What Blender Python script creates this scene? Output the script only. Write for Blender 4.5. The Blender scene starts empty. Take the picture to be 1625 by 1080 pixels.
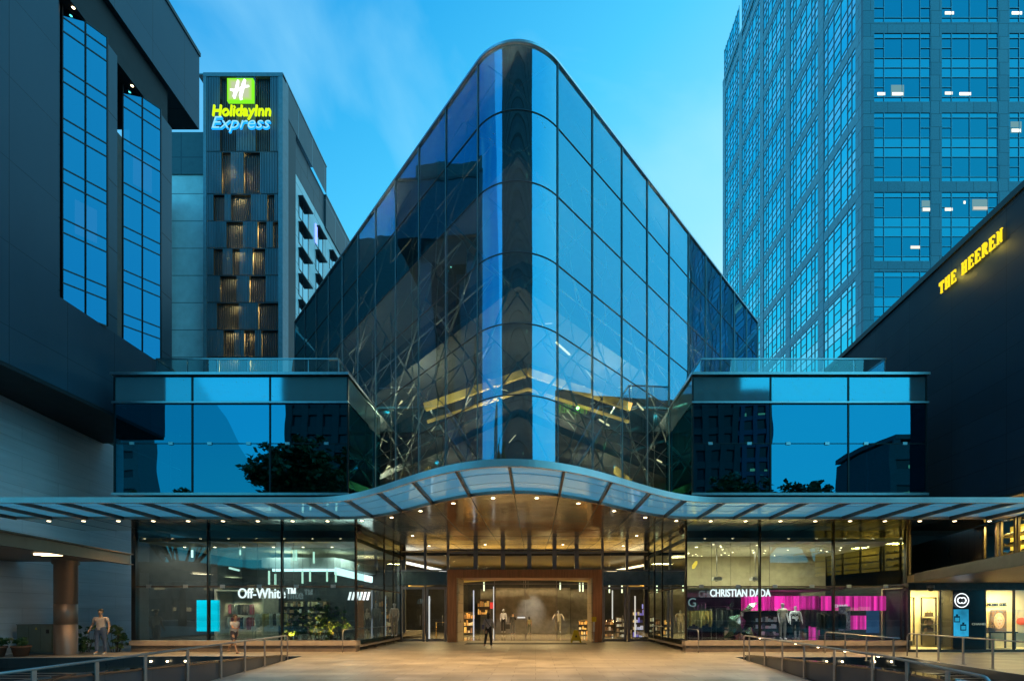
import bpy, bmesh, math, random
from mathutils import Vector, Matrix
R = math.radians
PI = math.pi
C = bpy.context.scene.collection
random.seed(7)
scene = bpy.context.scene

# ------------------------------------------------------------------ camera, sky, sun, exposure
F = 767.0; CX = 850.0; CY = 970.0; CH = 1.7
cam_d = bpy.data.cameras.new("camera"); cam = bpy.data.objects.new("camera", cam_d); C.objects.link(cam)
cam.location = (0, 0, CH); cam.rotation_euler = (R(90), 0, 0)
cam_d.sensor_width = 36; cam_d.lens = 36 * F / 1625
cam_d.shift_x = (812.5 - CX) / 1625; cam_d.shift_y = (CY - 540) / 1625
cam_d.clip_start = 0.1; cam_d.clip_end = 2000
scene.camera = cam

world = bpy.data.worlds.new("World"); scene.world = world; world.use_nodes = True
def build_world():
    nt = world.node_tree; nt.nodes.clear(); N = nt.nodes.new; L = nt.links.new
    out = N('ShaderNodeOutputWorld'); bg = N('ShaderNodeBackground'); L(bg.outputs[0], out.inputs[0])
    sky = N('ShaderNodeTexSky'); sky.sky_type = 'NISHITA'; sky.sun_disc = False
    sky.sun_elevation = R(3); sky.sun_rotation = R(200); sky.air_density = 1.2; sky.ozone_density = 4
    tc = N('ShaderNodeTexCoord'); sep = N('ShaderNodeSeparateXYZ'); L(tc.outputs['Generated'], sep.inputs[0])
    # brightness rises to the right of the view
    lat = N('ShaderNodeMath'); lat.operation = 'MULTIPLY_ADD'; lat.inputs[1].default_value = -0.42
    L(sep.outputs[0], lat.inputs[0]); L(sep.outputs[2], lat.inputs[2])
    r = N('ShaderNodeValToRGB'); L(lat.outputs[0], r.inputs[0])
    e = r.color_ramp.elements
    stops = [(0.0, (.50, .86, .97)), (.36, (.50, .88, .99)), (.50, (.25, .75, .98)), (.70, (.075, .57, .94)), (.88, (.012, .34, .77)), (1.0, (.0, .21, .56))]
    e[0].position, e[0].color = stops[0][0], (*stops[0][1], 1)
    e[1].position, e[1].color = stops[-1][0], (*stops[-1][1], 1)
    for p, c in stops[1:-1]:
        k = e.new(p); k.color = (*c, 1)
    # thin dusk cloud
    mp = N('ShaderNodeMapping'); mp.inputs['Scale'].default_value = (1.6, 1.6, 2.6); L(tc.outputs['Generated'], mp.inputs[0])
    mp.inputs['Location'].default_value = (.3, .1, .7)
    no = N('ShaderNodeTexNoise'); no.inputs['Scale'].default_value = 2.0; no.inputs['Detail'].default_value = 6; no.inputs['Distortion'].default_value = .5
    no.inputs['Roughness'].default_value = .48
    L(mp.outputs[0], no.inputs[0])
    cr = N('ShaderNodeMapRange'); cr.inputs[1].default_value = .42; cr.inputs[2].default_value = .72; cr.inputs[3].default_value = 0; cr.inputs[4].default_value = .65
    L(no.outputs[0], cr.inputs[0])
    mx = N('ShaderNodeMix'); mx.data_type = 'RGBA'; L(cr.outputs[0], mx.inputs[0]); L(r.outputs[0], mx.inputs[6]); mx.inputs[7].default_value = (.36, .78, 1, 1)
    # the physical dusk sky adds its own gradient
    sc = N('ShaderNodeMix'); sc.data_type = 'RGBA'; sc.blend_type = 'ADD'; sc.inputs[0].default_value = .004
    L(mx.outputs[2], sc.inputs[6]); L(sky.outputs[0], sc.inputs[7])
    # the half of the sky behind the photographer is darker
    bk = N('ShaderNodeMapRange'); bk.inputs[1].default_value = -.7; bk.inputs[2].default_value = .3; bk.inputs[3].default_value = 1.05; bk.inputs[4].default_value = 1
    L(sep.outputs[1], bk.inputs[0])
    bk.inputs[3].default_value = 0; bk.inputs[4].default_value = 1
    tn = N('ShaderNodeMix'); tn.data_type = 'RGBA'; L(bk.outputs[0], tn.inputs[0]); tn.inputs[6].default_value = (.16, .90, 1.08, 1); tn.inputs[7].default_value = (1, 1, 1, 1)
    ml = N('ShaderNodeMix'); ml.data_type = 'RGBA'; ml.blend_type = 'MULTIPLY'; ml.inputs[0].default_value = 1; L(sc.outputs[2], ml.inputs[6]); L(tn.outputs[2], ml.inputs[7])
    L(ml.outputs[2], bg.inputs[0])
build_world()
sun_d = bpy.data.lights.new("sun", 'SUN'); sun = bpy.data.objects.new("sun", sun_d); C.objects.link(sun)
sun_d.energy = 1.6; sun_d.angle = R(140); sun_d.color = (.10, .62, 1); sun.rotation_euler = Vector((.62,-.62,.60)).to_track_quat('Z','Y').to_euler()
vs = scene.view_settings; vs.view_transform = 'Standard'; vs.look = 'None'; vs.exposure = .15; vs.gamma = 1
cy = scene.cycles
cy.max_bounces = 9; cy.diffuse_bounces = 2; cy.glossy_bounces = 6; cy.transmission_bounces = 4; cy.transparent_max_bounces = 24
cy.sample_clamp_indirect = 4; cy.caustics_reflective = False; cy.caustics_refractive = False; cy.use_denoising = True

# ------------------------------------------------------------------ helpers
def at(px, py, d):
    return Vector(((px - CX) * d / F, d, CH + (CY - py) * d / F))
def X(px, d): return (px - CX) * d / F
def Z(py, d): return CH + (CY - py) * d / F

class MB:
    """collects shapes into one mesh; every shape can name a material slot"""
    def __init__(s): s.v = []; s.f = []; s.m = []; s.sm = []
    def face(s, pts, m=0, smooth=False):
        b = len(s.v); s.v += [tuple(p) for p in pts]; s.f.append(tuple(range(b, b + len(pts)))); s.m.append(m); s.sm.append(smooth); return s
    def box(s, x0, x1, y0, y1, z0, z1, m=0):
        b = len(s.v)
        s.v += [(x0,y0,z0),(x1,y0,z0),(x1,y1,z0),(x0,y1,z0),(x0,y0,z1),(x1,y0,z1),(x1,y1,z1),(x0,y1,z1)]
        for q in ((0,3,2,1),(4,5,6,7),(0,1,5,4),(1,2,6,5),(2,3,7,6),(3,0,4,7)):
            s.f.append(tuple(b+i for i in q)); s.m.append(m); s.sm.append(False)
        return s
    def prism(s, pts, z0, z1, m=0, caps=True):
        n = len(pts); b = len(s.v)
        a = sum(pts[i][0]*pts[(i+1)%n][1]-pts[(i+1)%n][0]*pts[i][1] for i in range(n))
        if a < 0: pts = pts[::-1]
        s.v += [(p[0],p[1],z0) for p in pts] + [(p[0],p[1],z1) for p in pts]
        for i in range(n):
            j = (i+1)%n; s.f.append((b+i,b+j,b+n+j,b+n+i)); s.m.append(m); s.sm.append(False)
        if caps:
            s.f.append(tuple(b+n+i for i in range(n))); s.m.append(m); s.sm.append(False)
            s.f.append(tuple(b+i for i in reversed(range(n)))); s.m.append(m); s.sm.append(False)
        return s
    def bar(s, p, q, w, h, m=0, up=(0,0,1)):
        """box beam from p to q, w across, h along up"""
        p = Vector(p); q = Vector(q); d = (q-p).normalized(); up = Vector(up)
        if abs(d.dot(up)) > .98: up = Vector((0,1,0))
        a = d.cross(up).normalized(); u = a.cross(d).normalized()
        b = len(s.v)
        for c in (p, q):
            for i, j in ((-1,-1),(1,-1),(1,1),(-1,1)): s.v.append(tuple(c + a*(i*w/2) + u*(j*h/2)))
        for f in ((0,1,2,3),(7,6,5,4),(0,4,5,1),(1,5,6,2),(2,6,7,3),(3,7,4,0)):
            s.f.append(tuple(b+i for i in f)); s.m.append(m); s.sm.append(False)
        return s
    def tube(s, pts, r, n=8, m=0, rads=None):
        pts = [Vector(p) for p in pts]; b = len(s.v); prev = None
        for k, p in enumerate(pts):
            d = (pts[min(k+1, len(pts)-1)] - pts[max(k-1, 0)]).normalized()
            ref = Vector((0,0,1)) if abs(d.z) < .9 else Vector((0,1,0))
            a = d.cross(ref).normalized() if prev is None else (prev - d*prev.dot(d)).normalized()
            prev = a; u = d.cross(a); rr = rads[k] if rads else r
            for i in range(n):
                t = 2*PI*i/n; s.v.append(tuple(p + a*(rr*math.cos(t)) + u*(rr*math.sin(t))))
        for k in range(len(pts)-1):
            for i in range(n):
                j = (i+1)%n; s.f.append((b+k*n+i, b+k*n+j, b+(k+1)*n+j, b+(k+1)*n+i)); s.m.append(m); s.sm.append(True)
        s.f.append(tuple(b+i for i in reversed(range(n)))); s.m.append(m); s.sm.append(False)
        e = b+(len(pts)-1)*n; s.f.append(tuple(e+i for i in range(n))); s.m.append(m); s.sm.append(False)
        return s
    def lathe(s, prof, c=(0,0,0), n=20, m=0):
        b = len(s.v)
        for r, z in prof:
            for i in range(n):
                t = 2*PI*i/n; s.v.append((c[0]+r*math.cos(t), c[1]+r*math.sin(t), c[2]+z))
        for k in range(len(prof)-1):
            for i in range(n):
                j = (i+1)%n; s.f.append((b+k*n+i,b+k*n+j,b+(k+1)*n+j,b+(k+1)*n+i)); s.m.append(m); s.sm.append(True)
        return s
    def ball(s, c, rx, ry, rz, n=10, m=0):
        prof = []
        b = len(s.v); k = n//2+1
        for a in range(k+1):
            ph = -PI/2 + PI*a/k
            for i in range(n):
                t = 2*PI*i/n; s.v.append((c[0]+rx*math.cos(ph)*math.cos(t), c[1]+ry*math.cos(ph)*math.sin(t), c[2]+rz*math.sin(ph)))
        for a in range(k):
            for i in range(n):
                j=(i+1)%n; s.f.append((b+a*n+i,b+a*n+j,b+(a+1)*n+j,b+(a+1)*n+i)); s.m.append(m); s.sm.append(True)
        return s
    def build(s, name, mats, parent=None, loc=None, rotz=0):
        me = bpy.data.meshes.new(name); me.from_pydata(s.v, [], s.f)
        if not isinstance(mats, (list, tuple)): mats = [mats]
        for m in mats: me.materials.append(m)
        me.polygons.foreach_set('material_index', s.m); me.polygons.foreach_set('use_smooth', s.sm); me.update()
        o = bpy.data.objects.new(name, me); C.objects.link(o)
        if parent: o.parent = parent
        if loc: o.location = loc
        if rotz: o.rotation_euler = (0,0,rotz)
        return o

def tag(o, label=None, cat=None, group=None, kind=None):
    if label: o['label'] = label
    if cat: o['category'] = cat
    if group: o['group'] = group
    if kind: o['kind'] = kind
    return o
def thing(name, label, cat, loc=(0,0,0), rotz=0, group=None):
    o = bpy.data.objects.new(name, None); C.objects.link(o); o.location = loc; o.rotation_euler = (0,0,rotz)
    o.empty_display_size = .2
    return tag(o, label, cat, group)
def struct(o, label=None): return tag(o, label=label, kind='structure')
def copy_tree(o, parent=None):
    c = o.copy(); C.objects.link(c); c.parent = parent
    for ch in o.children: copy_tree(ch, c)
    return c
def lamp(kind, loc, power, color, size=.3, target=None, spot=None, blend=.6, parent=None, name='lamp_light', sy=None):
    d = bpy.data.lights.new(name, kind); d.energy = power; d.color = color
    if kind == 'AREA':
        d.size = size
        if sy: d.shape = 'RECTANGLE'; d.size_y = sy
    else: d.shadow_soft_size = size
    if spot: d.spot_size = R(spot); d.spot_blend = blend
    o = bpy.data.objects.new(name, d); C.objects.link(o); o.location = loc
    if target is not None:
        o.rotation_euler = (Vector(target)-Vector(loc)).to_track_quat('-Z','Y').to_euler()
    if parent: o.parent = parent
    return o

# ------------------------------------------------------------------ materials
def newmat(name):
    m = bpy.data.materials.new(name); m.use_nodes = True; nt = m.node_tree; nt.nodes.clear()
    return m, nt, nt.nodes.new, nt.links.new
def pmat(name, col, rough=.6, metal=0, var=.15, scale=3.0, bump=0, bscale=40, emit=None, es=0, spec=.5, streak=None):
    """principled surface with blotchy colour variation, roughness variation and bump"""
    m, nt, N, L = newmat(name)
    out = N('ShaderNodeOutputMaterial'); b = N('ShaderNodeBsdfPrincipled'); L(b.outputs[0], out.inputs[0])
    tc = N('ShaderNodeTexCoord'); no = N('ShaderNodeTexNoise'); no.inputs['Scale'].default_value = scale; no.inputs['Detail'].default_value = 6
    if streak:
        mp = N('ShaderNodeMapping'); mp.inputs['Scale'].default_value = streak; L(tc.outputs['Object'], mp.inputs[0]); L(mp.outputs[0], no.inputs[0])
    else: L(tc.outputs['Object'], no.inputs[0])
    mr = N('ShaderNodeMapRange'); mr.inputs[1].default_value = .3; mr.inputs[2].default_value = .7; mr.inputs[3].default_value = 1-var; mr.inputs[4].default_value = 1+var
    L(no.outputs[0], mr.inputs[0])
    mx = N('ShaderNodeVectorMath'); mx.operation = 'SCALE'; mx.inputs[0].default_value = col[:3]; L(mr.outputs[0], mx.inputs['Scale'])
    L(mx.outputs[0], b.inputs['Base Color'])
    rr = N('ShaderNodeMapRange'); rr.inputs[3].default_value = max(.02, rough*.85); rr.inputs[4].default_value = min(1, rough*1.15); L(no.outputs[0], rr.inputs[0]); L(rr.outputs[0], b.inputs['Roughness'])
    b.inputs['Metallic'].default_value = metal; b.inputs['Specular IOR Level'].default_value = spec
    if bump:
        n2 = N('ShaderNodeTexNoise'); n2.inputs['Scale'].default_value = bscale; n2.inputs['Detail'].default_value = 4; L(tc.outputs['Object'], n2.inputs[0])
        bp = N('ShaderNodeBump'); bp.inputs['Strength'].default_value = bump; bp.inputs['Distance'].default_value = .02; L(n2.outputs[0], bp.inputs['Height']); L(bp.outputs[0], b.inputs['Normal'])
    if emit:
        b.inputs['Emission Color'].default_value = (*emit, 1); b.inputs['Emission Strength'].default_value = es
        if streak:
            er = N('ShaderNodeMapRange'); er.inputs[1].default_value = .38; er.inputs[2].default_value = .62; er.inputs[3].default_value = es*.12; er.inputs[4].default_value = es*2.0
            L(no.outputs[0], er.inputs[0]); L(er.outputs[0], b.inputs['Emission Strength'])
    return m
def emat(name, col, s, grain=0, scale=(1,1,1), pat=None):
    m, nt, N, L = newmat(name); out = N('ShaderNodeOutputMaterial'); e = N('ShaderNodeEmission'); L(e.outputs[0], out.inputs[0])
    e.inputs[0].default_value = (*col, 1); e.inputs[1].default_value = s
    if grain:
        tc = N('ShaderNodeTexCoord'); mp = N('ShaderNodeMapping'); mp.inputs['Scale'].default_value = scale; no = N('ShaderNodeTexNoise'); no.inputs['Scale'].default_value = 1; no.inputs['Detail'].default_value = 3
        L(tc.outputs['Object'], mp.inputs[0]); L(mp.outputs[0], no.inputs[0])
        mr = N('ShaderNodeMapRange'); mr.inputs[1].default_value = .3; mr.inputs[2].default_value = .7; mr.inputs[3].default_value = s*(1-grain); mr.inputs[4].default_value = s*(1+grain)
        L(no.outputs[0], mr.inputs[0]); L(mr.outputs[0], e.inputs[1])
    return m
def panels(name, c1, c2, joint, w, h, jw=.012, rough=.6, axes='xy', metal=0, offset=.5, var=.2, bump=.0, vscale=1.5, streak=None, spec=.5):
    """flat panels or pavers with joints, laid out in metres on the given pair of axes"""
    m, nt, N, L = newmat(name)
    out = N('ShaderNodeOutputMaterial'); b = N('ShaderNodeBsdfPrincipled'); L(b.outputs[0], out.inputs[0])
    tc = N('ShaderNodeTexCoord'); sp = N('ShaderNodeSeparateXYZ'); L(tc.outputs['Object'], sp.inputs[0])
    cb = N('ShaderNodeCombineXYZ'); ix = 'xyz'.index
    L(sp.outputs[ix(axes[0])], cb.inputs[0]); L(sp.outputs[ix(axes[1])], cb.inputs[1])
    br = N('ShaderNodeTexBrick'); L(cb.outputs[0], br.inputs['Vector'])
    br.offset = offset; br.inputs['Scale'].default_value = 1; br.inputs['Brick Width'].default_value = w; br.inputs['Row Height'].default_value = h
    br.inputs['Mortar Size'].default_value = jw; br.inputs['Mortar Smooth'].default_value = .1; br.inputs['Bias'].default_value = 0
    br.inputs['Color1'].default_value = (*c1,1); br.inputs['Color2'].default_value = (*c2,1); br.inputs['Mortar'].default_value = (*joint,1)
    no = N('ShaderNodeTexNoise'); no.inputs['Scale'].default_value = vscale; no.inputs['Detail'].default_value = 8; no.inputs['Roughness'].default_value = .6
    if streak:
        mp = N('ShaderNodeMapping'); mp.inputs['Scale'].default_value = streak; L(tc.outputs['Object'], mp.inputs[0]); L(mp.outputs[0], no.inputs[0])
    else: L(tc.outputs['Object'], no.inputs[0])
    mr = N('ShaderNodeMapRange'); mr.inputs[1].default_value = .25; mr.inputs[2].default_value = .75; mr.inputs[3].default_value = 1-var; mr.inputs[4].default_value = 1+var
    L(no.outputs[0], mr.inputs[0])
    mx = N('ShaderNodeVectorMath'); mx.operation = 'SCALE'; L(br.outputs[0], mx.inputs[0]); L(mr.outputs[0], mx.inputs['Scale']); L(mx.outputs[0], b.inputs['Base Color'])
    rr = N('ShaderNodeMapRange'); rr.inputs[3].default_value = rough*.7; rr.inputs[4].default_value = min(1,rough*1.3); L(no.outputs[0], rr.inputs[0]); L(rr.outputs[0], b.inputs['Roughness'])
    b.inputs['Metallic'].default_value = metal; b.inputs['Specular IOR Level'].default_value = spec
    bp = N('ShaderNodeBump'); bp.inputs['Strength'].default_value = .35; bp.inputs['Distance'].default_value = .01; bp.invert = True
    L(br.outputs['Fac'], bp.inputs['Height']); L(bp.outputs[0], b.inputs['Normal'])
    if bump:
        b2 = N('ShaderNodeBump'); b2.inputs['Strength'].default_value = bump; b2.inputs['Distance'].default_value = .01; L(no.outputs[0], b2.inputs['Height']); L(bp.outputs[0], b2.inputs['Normal']); L(b2.outputs[0], b.inputs['Normal'])
    return m
def glass(name, refl, trans, base=.3, k=1.0, rough=.0, wave=.02, wscale=.35, tilt=.004, dirt=.0, frit=False):
    """thin architectural glass: part mirror, part see-through; panes tilt a hair each and ripple"""
    m, nt, N, L = newmat(name)
    out = N('ShaderNodeOutputMaterial'); mix = N('ShaderNodeMixShader'); g = N('ShaderNodeBsdfGlossy'); t = N('ShaderNodeBsdfTransparent')
    g.inputs['Color'].default_value = (*refl,1); g.inputs['Roughness'].default_value = rough; t.inputs[0].default_value = (*trans,1)
    geo = N('ShaderNodeNewGeometry'); tc = N('ShaderNodeTexCoord')
    no = N('ShaderNodeTexNoise'); no.inputs['Scale'].default_value = wscale; no.inputs['Detail'].default_value = 2; L(tc.outputs['Object'], no.inputs[0])
    sub = N('ShaderNodeVectorMath'); sub.operation = 'SUBTRACT'; L(no.outputs['Color'], sub.inputs[0]); sub.inputs[1].default_value = (.5,.5,.5)
    sc = N('ShaderNodeVectorMath'); sc.operation = 'SCALE'; sc.inputs['Scale'].default_value = wave; L(sub.outputs[0], sc.inputs[0])
    wn = N('ShaderNodeTexWhiteNoise'); wn.noise_dimensions = '1D'; L(geo.outputs['Random Per Island'], wn.inputs['W'])
    s2 = N('ShaderNodeVectorMath'); s2.operation = 'SUBTRACT'; L(wn.outputs['Color'], s2.inputs[0]); s2.inputs[1].default_value = (.5,.5,.5)
    s3 = N('ShaderNodeVectorMath'); s3.operation = 'SCALE'; s3.inputs['Scale'].default_value = tilt*2; L(s2.outputs[0], s3.inputs[0])
    a1 = N('ShaderNodeVectorMath'); L(sc.outputs[0], a1.inputs[0]); L(s3.outputs[0], a1.inputs[1])
    a2 = N('ShaderNodeVectorMath'); L(geo.outputs['Normal'], a2.inputs[0]); L(a1.outputs[0], a2.inputs[1])
    nn = N('ShaderNodeVectorMath'); nn.operation = 'NORMALIZE'; L(a2.outputs[0], nn.inputs[0]); L(nn.outputs[0], g.inputs['Normal'])
    fr = N('ShaderNodeFresnel'); fr.inputs[0].default_value = 1.5
    mu = N('ShaderNodeMath'); mu.operation = 'MULTIPLY_ADD'; mu.use_clamp = True; mu.inputs[1].default_value = k; mu.inputs[2].default_value = base; L(fr.outputs[0], mu.inputs[0])
    L(mu.outputs[0], mix.inputs[0]); L(t.outputs[0], mix.inputs[1]); L(g.outputs[0], mix.inputs[2])
    if dirt:
        df = N('ShaderNodeBsdfTranslucent' if frit else 'ShaderNodeBsdfDiffuse'); df.inputs[0].default_value = (.72,.76,.76,1) if frit else (.45,.5,.5,1); m2 = N('ShaderNodeMixShader'); m2.inputs[0].default_value = dirt
        L(mix.outputs[0], m2.inputs[1]); L(df.outputs[0], m2.inputs[2]); L(m2.outputs[0], out.inputs[0])
    else: L(mix.outputs[0], out.inputs[0])
    return m

M = {}
def add_stains(m):
    nt = m.node_tree; N = nt.nodes.new; L = nt.links.new; b = [n for n in nt.nodes if n.type == 'BSDF_PRINCIPLED'][0]; src = b.inputs['Base Color'].links[0].from_socket
    tc = N('ShaderNodeTexCoord'); a = N('ShaderNodeTexNoise'); a.inputs['Scale'].default_value = .45; a.inputs['Detail'].default_value = 9; a.inputs['Roughness'].default_value = .72; L(tc.outputs['Object'], a.inputs[0])
    r = N('ShaderNodeMapRange'); r.inputs[1].default_value = .50; r.inputs[2].default_value = .68; r.inputs[3].default_value = 1; r.inputs[4].default_value = .62; L(a.outputs[0], r.inputs[0])
    v = N('ShaderNodeTexVoronoi'); v.inputs['Scale'].default_value = 2.2; L(tc.outputs['Object'], v.inputs['Vector']); g = N('ShaderNodeMapRange'); g.inputs[1].default_value = .03; g.inputs[2].default_value = .07; g.inputs[3].default_value = .6; g.inputs[4].default_value = 1; L(v.outputs['Distance'], g.inputs[0])
    mu = N('ShaderNodeMath'); mu.operation = 'MULTIPLY'; L(r.outputs[0], mu.inputs[0]); L(g.outputs[0], mu.inputs[1])
    s = N('ShaderNodeVectorMath'); s.operation = 'SCALE'; L(src, s.inputs[0]); L(mu.outputs[0], s.inputs['Scale']); L(s.outputs[0], b.inputs['Base Color'])
M['paver'] = panels('stone_paver', (.20,.18,.155), (.30,.265,.225), (.08,.07,.06), 1.2, .45, .009, .38, 'xy', var=.30, vscale=1.1, bump=.3)
add_stains(M['paver'])
M['asphalt'] = pmat('asphalt', (.05,.05,.052), .85, bump=.4, bscale=60)
M['dark_stone'] = panels('dark_granite', (.035,.045,.055), (.045,.055,.065), (.012,.014,.018), 1.3, 3, .008, .35, 'yz', var=.25)
M['dark_stone_x'] = panels('dark_granite_face', (.03,.038,.048), (.04,.048,.056), (.012,.014,.018), 1.3, 3, .008, .3, 'xz', var=.25)
M['plinth'] = pmat('brown_stone', (.16,.125,.10), .45, var=.2, scale=4)
M['plinth_light'] = pmat('pale_stone', (.36,.30,.25), .4, var=.12, scale=4)
M['steel'] = pmat('brushed_steel', (.34,.32,.31), .38, .7, var=.05, scale=8)
M['steel_dark'] = pmat('dark_bronze_metal', (.09,.08,.075), .38, .8, var=.2, scale=5)
M['bronze'] = pmat('bronze_cladding', (.15,.115,.09), .4, .6, var=.15, scale=2, streak=(1,1,.2))
M['alu'] = pmat('aluminium', (.50,.55,.58), .32, 1, var=.1, scale=5)
M['frame_grey'] = pmat('anodised_frame', (.26,.25,.27), .38, .8, var=.1, scale=5)
M['mullion'] = pmat('mullion_cap', (.26,.36,.40), .4, .3, var=.1)
M['transom_c'] = pmat('joint_seal', (.05,.08,.10), .5)
M['mullion_t'] = pmat('tower_mullion', (.15,.33,.39), .4, .3, var=.1)
M['mullion_blk'] = pmat('black_frame', (.015,.016,.018), .35, .3, var=.2)
M['soffit'] = None
M['black_panel'] = panels('black_panel', (.022,.032,.045), (.03,.04,.055), (.008,.010,.014), 2.6, 1.05, .012, .55, 'yz', var=.18, metal=.0, offset=0, spec=.3)
M['navy_panel'] = panels('navy_metal_panel', (.035,.068,.098), (.04,.074,.105), (.016,.03,.045), 2.1, 2.9, .014, .45, 'yz', var=.12, metal=.3, offset=0, streak=(.4,.4,.12))
M['navy_panel_x'] = panels('navy_metal_panel_front', (.05,.09,.12), (.06,.10,.13), (.015,.018,.024), 2.1, 2.9, .025, .45, 'xz', var=.12, metal=.3, offset=0)
M['grey_clad'] = panels('grey_wall_cladding', (.66,.68,.72), (.72,.74,.78), (.40,.41,.44), 3.6, .62, .006, .55, 'yz', var=.14, vscale=1, streak=(1,.25,5))
M['void'] = pmat('dark_interior', (.012,.013,.015), .7)
M['concrete'] = panels('board_marked_concrete', (.72,.76,.78), (.76,.80,.82), (.22,.24,.25), 9, 2.6, .04, .8, 'xz', var=.16, vscale=.9)
M['concrete_y'] = panels('pale_concrete_side', (.74,.78,.79), (.78,.82,.83), (.25,.26,.27), 5.2, 2.6, .03, .8, 'yz', var=.14, vscale=.6)
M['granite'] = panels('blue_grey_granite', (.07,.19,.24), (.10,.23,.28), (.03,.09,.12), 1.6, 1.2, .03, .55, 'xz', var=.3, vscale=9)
M['granite_y'] = panels('blue_grey_granite_lit_side', (.14,.38,.45), (.18,.43,.50), (.07,.09,.11), 1.6, 1.2, .03, .5, 'yz', var=.25, vscale=9)  # same granite as the front, coloured paler for the brighter light on this side
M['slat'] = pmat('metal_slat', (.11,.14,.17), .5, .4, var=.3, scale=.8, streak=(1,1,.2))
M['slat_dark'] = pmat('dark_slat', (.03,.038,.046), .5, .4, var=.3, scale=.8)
M['wood'] = pmat('brown_timber_portal', (.42,.18,.08), .42, var=.22, scale=2, streak=(6,6,.4))
M['gold'] = pmat('gold_metal', (.75,.50,.16), .28, 1, var=.15, scale=2)
M['gold_paint'] = pmat('glowing_gold_cove', (.80,.56,.18), .4, .2, var=.2, scale=1, emit=(1,.62,.12), es=.16)  # light on the cove is mixed into the paint as a mild glow
M['white_paint'] = pmat('white_plaster', (.62,.62,.60), .6, var=.06)
M['cream'] = pmat('cream_plaster', (.62,.55,.40), .55, var=.08)
M['grey_plaster'] = pmat('grey_plaster', (.26,.25,.235), .7, var=.25, scale=2.5)
M['dark_wall'] = pmat('charcoal_wall', (.05,.047,.045), .5, var=.3, scale=2)
M['floor_in'] = panels('polished_floor', (.22,.20,.17), (.25,.22,.19), (.1,.09,.08), 1.2, 1.2, .006, .12, 'xy', offset=0)
M['leaf'] = pmat('leaf', (.08,.15,.05), .5, var=.6, scale=1.5, spec=.4)
M['leaf2'] = pmat('young_leaf', (.09,.15,.04), .5, var=.5, scale=2)
M['bark'] = pmat('bark', (.10,.075,.055), .9, var=.3, scale=8, bump=.5)
M['water'] = pmat('dark_water', (.006,.012,.016), .05, var=.1, bump=.12, bscale=5, spec=.8)
M['g_wedge'] = glass('mirror_glass', (.075,.46,.68), (.42,.60,.60), base=.45, k=1.0, dirt=.05, wave=.016, wscale=.5, tilt=.004)
M['g_wedge_c'] = glass('curved_mirror_glass', (.12,.53,.76), (.45,.62,.62), base=.52, k=1.0, dirt=.04, wave=.03, wscale=.55, tilt=.001)
M['g_box'] = glass('blue_mirror_glass', (.03,.31,.46), (.14,.26,.28), base=.60, k=1.0, wave=.014, wscale=.35, tilt=.003)
M['g_box_top'] = glass('fritted_glass', (.12,.62,.78), (.3,.5,.5), base=.68, k=1.0, wave=.006, rough=.05, tilt=.003, dirt=.30)
M['g_shop'] = glass('shopfront_glass', (.75,.90,.92), (.66,.80,.76), base=.05, k=1.3, wave=.006, tilt=.003)
M['g_door'] = glass('door_glass', (.8,.9,.92), (.85,.9,.86), base=.02, k=1.0, wave=.003, tilt=.002)
M['g_rail'] = glass('railing_glass', (.7,.95,1), (.55,.80,.82), base=.10, k=1.2, tilt=.002, dirt=.08)
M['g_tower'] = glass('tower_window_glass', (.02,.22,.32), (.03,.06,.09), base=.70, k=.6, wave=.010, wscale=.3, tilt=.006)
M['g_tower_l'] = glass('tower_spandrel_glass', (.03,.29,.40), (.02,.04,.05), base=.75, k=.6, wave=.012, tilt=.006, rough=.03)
M['g_tower_s'] = glass('tower_side_glass', (.10,.86,.96), (.02,.05,.07), base=.80, k=.6, wave=.03, wscale=.3, tilt=.010)  # front glass again, mirror tint raised for the brighter sky it faces
M['g_bay'] = glass('bay_window_glass', (.025,.24,.42), (.10,.18,.22), base=.62, k=.6, wave=.012, wscale=.4, tilt=.003)
M['g_canopy'] = glass('canopy_glass', (.75,.92,1), (.45,.62,.66), base=.22, k=1.0, rough=.05, wave=.01, tilt=.004, dirt=.55, frit=True)
M['white_lamp'] = emat('cool_lamp', (.85,.95,1), 7)
M['warm_lamp'] = emat('warm_lamp', (1,.78,.45), 11)
M['soft_lamp'] = emat('soft_warm_lamp', (1,.75,.40), 3.5)
M['yellow_neon'] = emat('yellow_letter', (1,.72,.02), 1.1)
M['lime_neon'] = emat('lime_letter', (.66,.95,.01), 1.05)
M['blue_neon'] = emat('blue_letter', (.01,.35,1), 1.3)
M['white_neon'] = emat('white_letter', (.92,.96,1), 1.5)
M['black'] = pmat('black', (.012,.012,.012), .5)

def soffit_mat():
    m, nt, N, L = newmat('polished_metal_soffit')
    out = N('ShaderNodeOutputMaterial'); b = N('ShaderNodeBsdfPrincipled'); L(b.outputs[0], out.inputs[0])
    b.inputs['Base Color'].default_value = (.62,.56,.46,1); b.inputs['Metallic'].default_value = 1; b.inputs['Roughness'].default_value = .13
    tc = N('ShaderNodeTexCoord'); no = N('ShaderNodeTexNoise'); no.inputs['Scale'].default_value = .7; no.inputs['Detail'].default_value = 2; L(tc.outputs['Object'], no.inputs[0])
    bp = N('ShaderNodeBump'); bp.inputs['Strength'].default_value = .30; bp.inputs['Distance'].default_value = .06; L(no.outputs[0], bp.inputs['Height']); L(bp.outputs[0], b.inputs['Normal'])
    rr = N('ShaderNodeMapRange'); rr.inputs[3].default_value = .05; rr.inputs[4].default_value = .21
    L(no.outputs[0], rr.inputs[0]); L(rr.outputs[0], b.inputs['Roughness'])
    return m
M['soffit'] = soffit_mat()

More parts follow.
